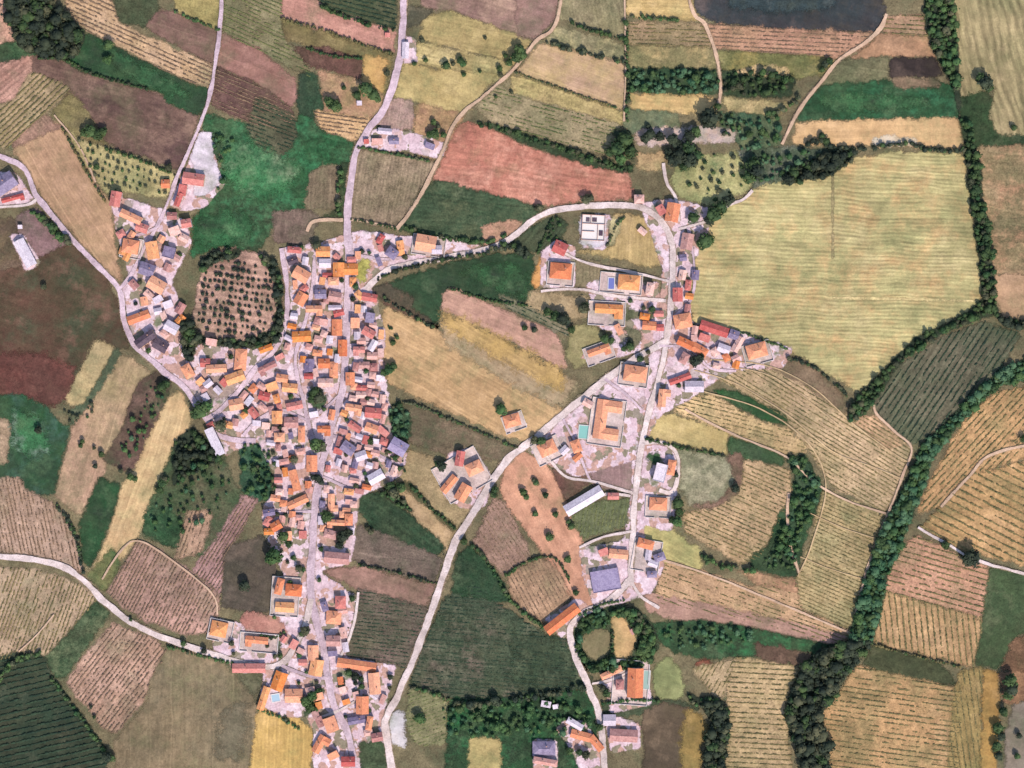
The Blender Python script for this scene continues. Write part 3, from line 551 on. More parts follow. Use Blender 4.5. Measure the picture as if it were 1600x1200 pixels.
# ------ village ground (courtyards, concrete, gardens)
def village_mat():
    m, t, b = newmat('village_ground'); g = nd(t, 'ShaderNodeNewGeometry'); v = g.outputs['Position']
    dn = nd(t, 'ShaderNodeTexNoise', i_Scale=.25, i_Detail=3); t.links.new(v, dn.inputs['Vector'])
    dv = nd(t, 'ShaderNodeVectorMath', operation='SCALE'); t.links.new(dn.outputs['Color'], dv.inputs[0]); dv.inputs['Scale'].default_value = 7
    da = nd(t, 'ShaderNodeVectorMath', operation='ADD'); t.links.new(v, da.inputs[0]); t.links.new(dv.outputs[0], da.inputs[1])
    vo = nd(t, 'ShaderNodeTexVoronoi', i_Scale=.17, i_Randomness=1.0, distance='CHEBYCHEV'); t.links.new(da.outputs[0], vo.inputs['Vector'])
    sep = nd(t, 'ShaderNodeSeparateColor'); t.links.new(vo.outputs['Color'], sep.inputs[0])
    c = mix(t, ramp(t, sep.outputs[0], .2, .8), lin((232, 212, 218)), lin((214, 188, 194)))
    c = mix(t, ramp(t, sep.outputs[1], .70, .76), c, lin((196, 160, 146)))
    c = mix(t, ramp(t, sep.outputs[2], .80, .86), c, lin((146, 138, 116)))
    gz = noise(t, v, .05, 4, .6); c = mix(t, ramp(t, gz, .60, .68), c, lin((128, 134, 108)))
    f1 = noise(t, v, .7, 3, .8); f2 = noise(t, v, .3, 3, .8)
    k = math_(t, 'ADD', ramp(t, f1, .25, .75, .68, 1.3), ramp(t, f2, .3, .7, -.2, .2))
    t.links.new(scale_col(t, c, k), b.inputs['Base Color']); ragged(t, b, v); return m
VM = village_mat()
VILLAGE = [
 [(440,388),(470,384),(500,380),(560,360),(600,365),(640,370),(700,372),(766,388),(700,402),(640,410),(600,426),(578,450),(590,470),(602,520),(600,560),(604,600),(612,640),(620,690),(638,705),(628,742),(600,760),(562,775),(556,840),(548,880),(500,892),(545,925),(562,930),(540,1026),(620,1040),(610,1075),(600,1120),(625,1195),(486,1195),(490,1140),(478,1120),(440,1120),(405,1100),(412,1050),(375,1050),(335,1020),(328,962),(420,985),(430,930),(445,905),(430,862),(412,830),(410,790),(430,770),(428,740),(402,690),(350,712),(322,652),(290,612),(250,575),(214,545),(200,500),(190,450),(205,440),(182,360),(172,305),(200,310),(262,330),(290,345),(300,380),(268,440),(285,480),(290,555),(320,535),(400,545),(440,520),(452,470)],
 [(290,265),(312,205),(340,212),(336,250),(352,290),(320,325),(285,330),(262,320)],
 [(0,255),(25,270),(60,318),(40,322),(0,330)],
 [(585,200),(640,205),(700,225),(690,250),(655,240),(560,230)],
 [(625,56),(650,60),(652,100),(622,98)],
 [(905,338),(955,334),(946,390),(908,388)],
 [(1000,318),(1050,310),(1110,325),(1112,345),(1088,400),(1076,450),(1080,504),(1160,520),(1240,545),(1225,575),(1150,578),(1110,600),(1085,620),(1030,650),(1008,690),(1050,698),(1060,720),(1056,790),(1050,830),(1005,820),(1010,850),(1040,880),(1020,925),(980,940),(930,950),(910,900),(905,855),(975,845),(985,780),(990,700),(1000,640),(1015,560),(1000,540),(1005,500),(1030,480),(1035,420)],
 [(845,395),(870,375),(900,385),(898,450),(845,450)],
 [(915,440),(1030,440),(1030,540),(960,560),(905,560),(960,520),(920,505),(925,470)],
 [(940,590),(1005,560),(1010,600),(995,700),(990,720),(900,745),(860,728),(822,702),(870,660)],
 [(690,770),(700,705),(740,700),(768,740),(760,790),(720,795)],
 [(850,965),(900,935),(925,950),(880,1000)],
 [(940,1060),(1005,1035),(1020,1100),(955,1115)],
 [(880,1125),(915,1125),(945,1180),(945,1195),(895,1175),(868,1140)],[(832,1155),(870,1155),(872,1195),(834,1195)],
 [(942,1118),(962,1118),(1000,1132),(1002,1170),(955,1175)],
 [(15,365),(40,368),(64,412),(40,425)]]
for v_ in VILLAGE: sheet('village_ground', v_, VM, 1.2)
f('yard',(176,160,146),(150,132,126),[(318,592),(345,586),(372,598),(360,620),(335,625),(318,612)],grain=.15)
f('yard',(216,206,212),(200,190,198),[(312,205),(338,212),(334,246),(342,266),(342,288),(318,306),(300,306),(306,262),(298,250)],grain=.15,soft=1)
f('yard',(228,222,228),(216,210,218),[(906,338),(950,334),(944,386),(908,386)],grain=.08)
f('yard',(220,208,204),(228,218,222),[(462,800),(480,792),(490,806),(476,815)],grain=.08)
f('garden',(84,104,74),(66,92,62),[(480,612),(500,606),(514,620),(505,638),(492,642)],grain=.3)
f('garden',(176,172,96),(150,150,80),[(560,405),(580,402),(572,440),(558,445)],grain=.3)
f('garden',(60,92,64),(70,100,70),[(478,1078),(508,1075),(492,1105),(476,1122)],grain=.3)
f('garden',(54,96,58),(66,104,70),[(1013,705),(1032,708),(1030,724),(1012,724)],grain=.3)
f('garden',(104,106,80),(84,92,66),[(960,478),(1020,490),(1020,500),(965,500)],grain=.3)
f('garden',(120,116,90),(96,100,76),[(975,510),(1000,512),(1000,540),(980,545)],grain=.3)
f('garden',(64,86,72),(78,96,78),[(424,1000),(442,998),(438,1018),(420,1020)],grain=.3)
f('garden',(190,142,124),(176,124,110),[(380,958),(428,958),(450,985),(440,1000),(400,985),(375,975)],grain=.2)
f('garden',(60,84,60),(80,100,70),[(560,1160),(600,1155),(612,1185),(570,1195)],grain=.3)

# ---------------------------------------------------------------- roads
zr = [1.15]
def road(name, pts, wd, mat, seed=0):
    zr[0] += .004
    q = []
    for i, (x, y) in enumerate(pts):
        if x <= 0: x = -120
        if x >= 1600: x = 1720
        if y <= 0: y = -100
        if y >= 1196: y = 1300
        q.append((x, y))
    L = smooth_line(q, 4); W = np.array([P(x, y) for x, y in L]); T = np.gradient(W, axis=0); T /= np.linalg.norm(T, axis=1)[:, None]
    N = np.stack([-T[:, 1], T[:, 0]], 1); r = np.random.default_rng(seed+3); n = len(W)
    j1 = np.convolve(r.normal(0, .35, n+4), np.ones(5)/5, 'same')[2:-2][:n]*2; j2 = np.convolve(r.normal(0, .35, n+4), np.ones(5)/5, 'same')[2:-2][:n]*2
    h = wd*S/2; k = min(1, wd/6)
    A = W+N*(h+j1*k)[:, None]; B = W-N*(h+j2*k)[:, None]
    V = np.concatenate([np.c_[A, np.zeros(n)], np.c_[B, np.zeros(n)]]); i = np.arange(n-1)
    o = link(name, mesh_np(name, V, [np.stack([i+n, i+n+1, i+1, i], 1)], [mat]), loc=(0, 0, zr[0])); o['kind'] = 'structure'
    if wd > 3:
        e = 1.0+wd*.13; V = np.concatenate([np.c_[W+N*(h+e), np.zeros(n)], np.c_[W, np.zeros(n)], np.c_[W-N*(h+e), np.zeros(n)]])
        me = mesh_np('road_verge', V, [np.stack([i+n, i+n+1, i+1, i], 1), np.stack([i+2*n, i+2*n+1, i+n+1, i+n], 1)], [VERGE])
        at = me.attributes.new('inner', 'FLOAT', 'POINT'); at.data.foreach_set('value', np.r_[np.zeros(n), np.full(n, (h+e)/(2*e)), np.zeros(n)].astype(np.float32))
        ve = link('road_verge', me, loc=(0, 0, zr[0]-.25)); ve['kind'] = 'structure'
    return o
ASPH = field_mat('road_asphalt', (214, 194, 202), (194, 172, 180), grain=.22, mott=.06, edge=False)
ASPL = field_mat('road_pale', (228, 214, 210), (208, 192, 184), grain=.2, mott=.06, edge=False)
VERGE = field_mat('road_verge', (176, 152, 132), (150, 138, 108), grain=.3, mott=.12)
PATH = field_mat('foot_path', (206, 182, 142), (190, 164, 124), grain=.2, mott=.1, edge=False)
DIRT = field_mat('track_dirt', (212, 184, 156), (196, 166, 140), grain=.18, mott=.1, edge=False)
ROADS = {
 'the long village street': [(634,0),(628,60),(618,120),(600,170),(575,205),(556,240),(547,290),(543,345),(545,400),(543,470),(541,540),(535,610),(520,660),(510,700),(500,740),(492,800),(488,860),(485,920),(492,960),(505,1010),(512,1060),(525,1110),(545,1150),(572,1200)],
 'the northwest village road': [(0,222),(22,252),(60,310),(110,370),(150,412),(186,452),(194,500),(212,540),(250,575),(290,608),(322,655),(345,682),(400,690)],
 'the west lane': [(353,0),(344,45),(338,90),(332,130),(324,165),(300,225),(276,280),(262,320),(245,355),(222,395),(205,430),(186,452)],
 'the orchard side street': [(440,388),(448,440),(448,500),(430,545),(398,578),(372,612),(345,640),(322,655)],
 'the inner parallel street': [(492,400),(488,450),(478,500),(462,560),(470,610),(482,660),(496,720),(498,745)],
 'the east loop road': [(572,452),(600,426),(640,413),(700,402),(760,389),(800,371),(830,346),(862,330),(905,324),(960,321),(1005,326),(1034,346),(1048,375),(1051,420),(1047,480),(1040,540),(1027,600),(1012,650),(1000,710),(992,780),(988,850),(985,915)],
 'the diagonal white road': [(1042,532),(1000,556),(950,590),(900,630),(840,682),(800,712),(770,750),(740,800),(710,850),(690,910),(665,980),(642,1040),(620,1090),(606,1118),(604,1150),(632,1200)],
 'the southeast road': [(985,905),(952,938),(910,960),(890,985),(902,1030),(922,1080),(938,1130),(952,1200)],
 'the southwest road': [(0,862),(60,875),(125,902),(160,936),(210,975),(270,1001),(330,1021),(400,1040),(440,1036),(462,1008),(480,968),(486,935)],
}
road('road', ROADS['the long village street'], 11, ASPH, 1); road('road', ROADS['the northwest village road'], 8.5, ASPH, 2)
road('lane', ROADS['the west lane'], 5.5, ASPH, 3); road('lane', ROADS['the orchard side street'], 8, ASPH, 4)
road('lane', ROADS['the inner parallel street'], 6, ASPH, 5); road('road', ROADS['the east loop road'], 9, ASPL, 6)
road('road', ROADS['the diagonal white road'], 11, ASPL, 7); road('road', ROADS['the southeast road'], 10, ASPL, 8)
road('road', ROADS['the southwest road'], 9, ASPL, 9)
TR = [([(886,0),(870,32),(838,64),(805,105),(766,142),(716,185),(692,235),(670,282),(640,332),(620,358)],5,DIRT),
 ([(1060,0),(1080,12),(1100,36),(1114,70),(1122,100),(1126,140),(1120,172)],5,DIRT),
 ([(1385,22),(1375,45),(1350,68),(1310,95),(1285,125),(1256,160),(1238,190),(1222,226)],5,DIRT),
 ([(1176,298),(1160,312),(1140,320),(1105,345),(1060,358)],4,ASPL),
 ([(1036,255),(1042,285),(1056,310),(1060,345)],5,ASPL),
 ([(480,362),(486,349),(500,344),(536,344)],5,DIRT),
 ([(622,358),(590,350),(548,343)],3.5,DIRT),
 ([(975,0),(977,60),(977,120),(975,190)],2.5,DIRT),
 ([(1364,630),(1370,648),(1400,676),(1424,700),(1412,738),(1392,790),(1376,830),(1352,898),(1336,960)],3.5,DIRT),
 ([(1434,824),(1480,850),(1540,880),(1600,925)],4,ASPL),
 ([(1470,792),(1512,746),(1560,706),(1600,676)],4,DIRT),
 ([(1232,770),(1230,800),(1234,850),(1248,895)],4,DIRT),
 ([(1000,692),(1035,692),(1056,708),(1060,740),(1050,768),(1030,765)],6,ASPL),
 ([(836,692),(862,722),(886,745),(925,752),(990,770)],4,ASPL),
 ([(880,655),(898,690),(915,735),(922,750)],4,ASPH),
 ([(945,592),(985,622),(1002,640)],4,ASPH),
 ([(985,905),(1000,930),(1030,950)],4,ASPL),
 ([(845,455),(900,452),(960,462),(1040,470)],4.5,ASPL),
 ([(880,395),(920,412),(985,425),(1046,440)],4,ASPL),
 ([(1030,540),(1075,545),(1110,575),(1150,580)],4,ASPH),
 ([(925,1068),(955,1062),(985,1048)],4,ASPL),
 ([(545,395),(600,405),(640,400)],4,ASPH),
 ([(541,540),(580,535),(602,530)],3.5,ASPH),([(532,615),(500,645),(478,655),(440,640),(405,655),(380,680)],4.5,ASPH),
 ([(480,640),(465,620),(430,600),(400,605),(385,600)],4,ASPH),([(515,680),(560,690),(600,715),(625,725)],4,ASPH),
 ([(492,800),(450,800),(420,800)],4,ASPH),([(505,745),(540,760),(570,765)],4,ASPH),
 ([(560,925),(556,960),(545,1000),(530,1030)],4,ASPL),([(440,1040),(480,1055),(512,1060)],5,ASPH),([(500,1120),(530,1110),(555,1095)],3.5,ASPL),
 ([(0,328),(25,322),(58,312)],4,ASPL),([(190,372),(225,365),(250,352)],3.5,ASPH),([(1075,355),(1085,420),(1078,470),(1045,500)],4,ASPH),
 ([(915,790),(945,772),(985,775)],4,ASPL),([(905,855),(945,838),(988,830)],4,ASPL),([(85,180),(125,230),(150,285)],2.5,DIRT),
 ([(160,905),(190,860),(215,845),(255,865),(330,925),(340,960)],2.5,DIRT),([(1010,868),(1100,895),(1200,935),(1330,990)],3,DIRT),
 ([(1085,578),(1150,600),(1230,648),(1300,705),(1360,728),(1408,748)],1.7,PATH),([(1110,562),(1200,572),(1270,606),(1330,660),(1384,700),(1418,722)],1.7,PATH),([(1150,574),(1210,590),(1280,640),(1330,682)],1.3,PATH),([(1100,612),(1190,640),(1262,692),(1290,760),(1268,850),(1246,900)],1.8,PATH),([(1262,800),(1320,826),(1372,842)],1.3,PATH),([(1250,870),(1300,890),(1350,905)],1.3,PATH),
 ([(1070,640),(1140,676),(1225,712),(1262,745),(1290,765),(1330,785),(1384,802)],3,DIRT),([(30,1018),(60,990),(85,960)],2,DIRT)]
for i, (p, wd, m) in enumerate(TR): road('track' if m in (DIRT, PATH) else 'lane', p, wd, m, 20+i)

# ---------------------------------------------------------------- labels that single things out
RP = {k: np.array([P(x, y) for x, y in smooth_line(v, 8)]) for k, v in ROADS.items()}
RLEN = {k: np.concatenate([[0], np.cumsum(np.hypot(*np.diff(v, axis=0).T))]) for k, v in RP.items()}
NUM = ['one','two','three','four','five','six','seven','eight','nine','ten','eleven','twelve','thirteen','fourteen','fifteen','sixteen','seventeen','eighteen','nineteen','twenty']
ORD = ['first','second','third','fourth','fifth','sixth','seventh','eighth','ninth','tenth','eleventh','twelfth','thirteenth','fourteenth','fifteenth','sixteenth','seventeenth','eighteenth','nineteenth','twentieth','twenty first','twenty second','twenty third','twenty fourth','twenty fifth','twenty sixth','twenty seventh','twenty eighth','twenty ninth','thirtieth']
def locate(x, y):
    best = None
    for k, v in RP.items():
        d = np.hypot(v[:, 0]-x, v[:, 1]-y); i = int(d.argmin())
        if best is None or d[i] < best[0]: best = (d[i], k, i)
    d, k, i = best; v = RP[k]
    if k == 'the southwest road' or k == 'the east loop road' and x < 200: side = 'above' if y > v[i, 1] else 'below'; s = RLEN[k][i]; end = 'west'
    else: side = 'left of' if x < v[i, 0] else 'right of'; s = RLEN[k][i]; end = {'the northwest village road':'northwest','the diagonal white road':'northeast'}.get(k, 'north')
    return k, side, s, end
PEND = []
def want_label(o, desc, kindword, x, y, cat, group): PEND.append((o, desc, kindword, x, y, cat, group))
def flush_labels():
    b = {}
    for it in PEND:
        k, side, s, end = locate(it[3], it[4]); b.setdefault((it[1], it[2], k, side, end), []).append((s, it))
    for (desc, kw, k, side, end), L in b.items():
        L.sort(key=lambda q: q[0])
        for i, (s, it) in enumerate(L):
            lab = f"{desc}, " + (f"the only such one {side} {k}" if len(L) == 1 else f"{ORD[min(i,29)]} such from the {end}, {side} {k}")
            tag(it[0], lab, it[5], it[6])

# ---------------------------------------------------------------- houses
BZ = .5
CN = {'O':'orange','Y':'yellow','R':'red','B':'brown','P':'purple','W':'white','K':'pink','D':'dark','V':'lavender'}
class MBx:
    def __init__(s): s.V = []; s.F = []; s.M = []
    def add(s, vs, fs, m=0):
        n = len(s.V); s.V += [tuple(v) for v in vs]
        for f_ in fs: s.F.append(tuple(n+i for i in f_)); s.M.append(m)
    def box(s, x0, x1, y0, y1, z0, z1, m=0):
        s.add([(x0,y0,z0),(x1,y0,z0),(x1,y1,z0),(x0,y1,z0),(x0,y0,z1),(x1,y0,z1),(x1,y1,z1),(x0,y1,z1)],
              [(0,3,2,1),(4,5,6,7),(0,1,5,4),(1,2,6,5),(2,3,7,6),(3,0,4,7)], m)
    def mesh(s, name, mats):
        me = bpy.data.meshes.new(name); me.from_pydata(s.V, [], s.F); me.polygons.foreach_set('material_index', s.M)
        for m in mats: me.materials.append(m)
        me.update(); return me
def wallblock(mb, x0, x1, y0, y1, h, gab=None, ax='x'):
    mb.box(x0, x1, y0, y1, -1.2, h)
    if gab:
        ym, xm = (y0+y1)/2, (x0+x1)/2
        if ax == 'x': tri = [(x0,y0,h),(x0,y1,h),(x0,ym,h+gab),(x1,y0,h),(x1,y1,h),(x1,ym,h+gab)]
        else: tri = [(x1,y0,h),(x0,y0,h),(xm,y0,h+gab),(x1,y1,h),(x0,y1,h),(xm,y1,h+gab)]
        mb.add([(a, b, c+.001) for a, b, c in tri], [(0,2,1),(3,4,5)])
    # windows and door set 3 cm proud of the plaster
    for side, yy in ((-1, y0), (1, y1)):
        n = max(1, int((x1-x0)/3.2))
        for st in range(1 if h < 4.5 else 2):
            for k in range(n):
                cx = x0+(k+.5)*(x1-x0)/n; zz = .9+st*2.9
                if side < 0 and st == 0 and k == n//2: mb.box(cx-.55, cx+.55, min(yy, yy+side*.05), max(yy, yy+side*.05), 0, 2.1, 2)
                else: mb.box(cx-.5, cx+.5, min(yy, yy+side*.04), max(yy, yy+side*.04), zz, zz+1.2, 1)
    n = max(1, int((y1-y0)/4))
    for side, xx in ((-1, x0), (1, x1)):
        for st in range(1 if h < 4.5 else 2):
            for k in range(n):
                cy = y0+(k+.5)*(y1-y0)/n; mb.box(min(xx, xx+side*.04), max(xx, xx+side*.04), cy-.5, cy+.5, .9+st*2.9, 2.1+st*2.9, 1)
def roof_gable(mb, x0, x1, y0, y1, h, rise, ov=.45, th=.22, ax='x', hip=0.0):
    """closed roof shell with thickness; hip = how far the ridge stops short of each end"""
    def X(x, y, z): return (x, y, z) if ax == 'x' else (y, x, z)
    if ax != 'x': x0, x1, y0, y1 = y0, y1, x0, x1
    ym = (y0+y1)/2; k = rise/((y1-y0)/2); a0, a1 = x0-ov, x1+ov; b0, b1 = y0-ov, y1+ov; zb = h-k*ov; r = h+rise; hp = hip+(.001 if hip else 0)
    t = [X(a0,b0,zb+th),X(a1,b0,zb+th),X(a1,b1,zb+th),X(a0,b1,zb+th),X(a0+hp,ym,r+th),X(a1-hp,ym,r+th)]
    l = [X(a0,b0,zb),X(a1,b0,zb),X(a1,b1,zb),X(a0,b1,zb),X(a0+hp,ym,r),X(a1-hp,ym,r)]
    F = [(0,1,5,4),(2,3,4,5),(3,0,4),(1,2,5)] if hip else [(0,1,5,4),(2,3,4,5)]
    fl = ax != 'x'
    g = lambda f_: tuple(reversed(f_)) if fl else f_
    mb.add(t+l, [g(f_) for f_ in F]+[g(tuple(6+i for i in reversed(f_))) for f_ in F]+
           [g((0,6,7,1)),g((2,8,9,3)),g((1,7,8,2)) if hip else g((1,7,11,5)), g((3,9,6,0)) if hip else g((4,10,6,0))]+([] if hip else [g((5,11,8,2)),g((3,9,10,4))]))
    # ridge cap
    mb.box(*( (a0+hp, a1-hp, ym-.15, ym+.15) if ax == 'x' else (ym-.15, ym+.15, a0+hp, a1-hp)), r+th-.04, r+th+.10)
HOUSES = []
def house(x, y, L, W, ang, c, typ=None, h=None):
    r = random.Random(int(x*31+y*17)); X, Y = P(x, y)
    if 420 < x < 630 and 385 < y < 900: L *= .93; W *= .9
    l, w_ = L*S/2, W*S/2
    if typ is None: typ = r.choice(['g','g','g','h','L']) if L*W > 200 else r.choice(['g','g','h','s'])
    if c in 'W' and typ in 'hL': typ = 'g'
    if c == 'P' and typ == 'L': typ = 'g'
    if h is None: h = r.choice([3.0, 3.2, 4.8, 5.6]) if L*W > 150 else r.choice([2.7, 3.0, 3.2])
    nm = {'h':'house','g':'house','L':'house','s':'shed','U':'farmhouse','f':'flat_roof_building','b':'barn'}[typ]
    root = empty(nm, (X, Y, BZ), R_(ang)); wm = MBx(); rm = MBx(); k = .48
    wmat = WALL[r.randrange(4)]
    if typ in 'gb':
        wallblock(wm, -l, l, -w_, w_, h, w_*k); roof_gable(rm, -l, l, -w_, w_, h+.02, w_*k)
    elif typ == 'h':
        wallblock(wm, -l, l, -w_, w_, h); roof_gable(rm, -l, l, -w_, w_, h+.02, w_*k, hip=min(w_, l*.9))
    elif typ == 'L':
        w2 = w_*.62; wallblock(wm, -l, l, w_-2*w2, w_, h, w2*k); roof_gable(rm, -l, l, w_-2*w2, w_, h+.02, w2*k)
        s = r.choice([-1, 1]); a, b = (-l, -l+2*w2*.9) if s < 0 else (l-2*w2*.9, l)
        wallblock(wm, a, b, -w_, w_-2*w2+.01, h-.3, None); roof_gable(rm, a, b, -w_, w_-w2, h-.28, w2*k*.85, ax='y')
    elif typ == 's':
        wallblock(wm, -l, l, -w_, w_, h-.4)
        zz = (h-.36, h-.36+w_*.5); o_ = .3
        rm.add([(-l-o_,-w_-o_,zz[0]),(l+o_,-w_-o_,zz[0]),(l+o_,w_+o_,zz[1]),(-l-o_,w_+o_,zz[1]),(-l-o_,-w_-o_,zz[0]+.18),(l+o_,-w_-o_,zz[0]+.18),(l+o_,w_+o_,zz[1]+.18),(-l-o_,w_+o_,zz[1]+.18)],
              [(0,3,2,1),(4,5,6,7),(0,1,5,4),(1,2,6,5),(2,3,7,6),(3,0,4,7)])
        wm.add([(-l,w_,h-.401),(l,w_,h-.401),(l,w_,zz[1]-.05),(-l,w_,zz[1]-.05),(-l,-w_,h-.401),(l,-w_,h-.401)], [(1,0,3,2),(5,1,2),(0,4,3)])
    elif typ == 'f':
        wallblock(wm, -l, l, -w_, w_, h)
        rm.box(-l-.05, l+.05, -w_-.05, w_+.05, h+.01, h+.2)
        for a in ((-l-.05, l+.05, w_-.2, w_+.05), (-l-.05, l+.05, -w_-.05, -w_+.2), (-l-.05, -l+.2, -w_+.2, w_-.2), (l-.2, l+.05, -w_+.2, w_-.2)): rm.box(*a, h+.2, h+.75)
    elif typ == 'U':
        d = w_*.44
        wallblock(wm, -l, l, w_-2*d, w_, h, d*k); roof_gable(rm, -l, l, w_-2*d, w_, h+.02, d*k)
        for s in (-1, 1):
            a, b = (-l, -l+2*d) if s < 0 else (l-2*d, l)
            wallblock(wm, a, b, -w_, w_-2*d+.01, h-.3); roof_gable(rm, a, b, -w_, w_-d, h-.28, d*k*.9, ax='y')
    link('wall', wm.mesh('wall', [wmat, GLASS, DOOR]), root)
    ro = link('roof', rm.mesh('roof', [ROOF[c]]), root)
    if typ in 'hgLU' and c not in 'W' and L*W > 110:
        cm = MBx(); cx = r.uniform(-.45, .45)*l; cy = w_*.4 if typ != 'L' else w_*.55
        cm.box(cx-.35, cx+.35, cy-.3, cy+.3, h, h+w_*k+.9); cm.box(cx-.45, cx+.45, cy-.4, cy+.4, h+w_*k+.9, h+w_*k+1.05)
        link('chimney', cm.mesh('chimney', [CHIM]), ro)
    HOUSES.append((x, y, max(L, W)*.5, L, W, ang))
    sz = 'large' if L*W > 480 else 'medium' if L*W > 210 else 'small'
    sh = {'g':'gabled','h':'hipped','L':'angled','s':'sloping','U':'courtyard','f':'flat','b':'long'}[typ]
    cat = {'s':'shed','b':'barn','f':'block','U':'farmhouse'}.get(typ, 'house')
    want_label(root, f'{sz} {CN[c]} {sh} {cat}', cat, X, Y, cat, f'village {cat}s with {CN[c]} roofs')
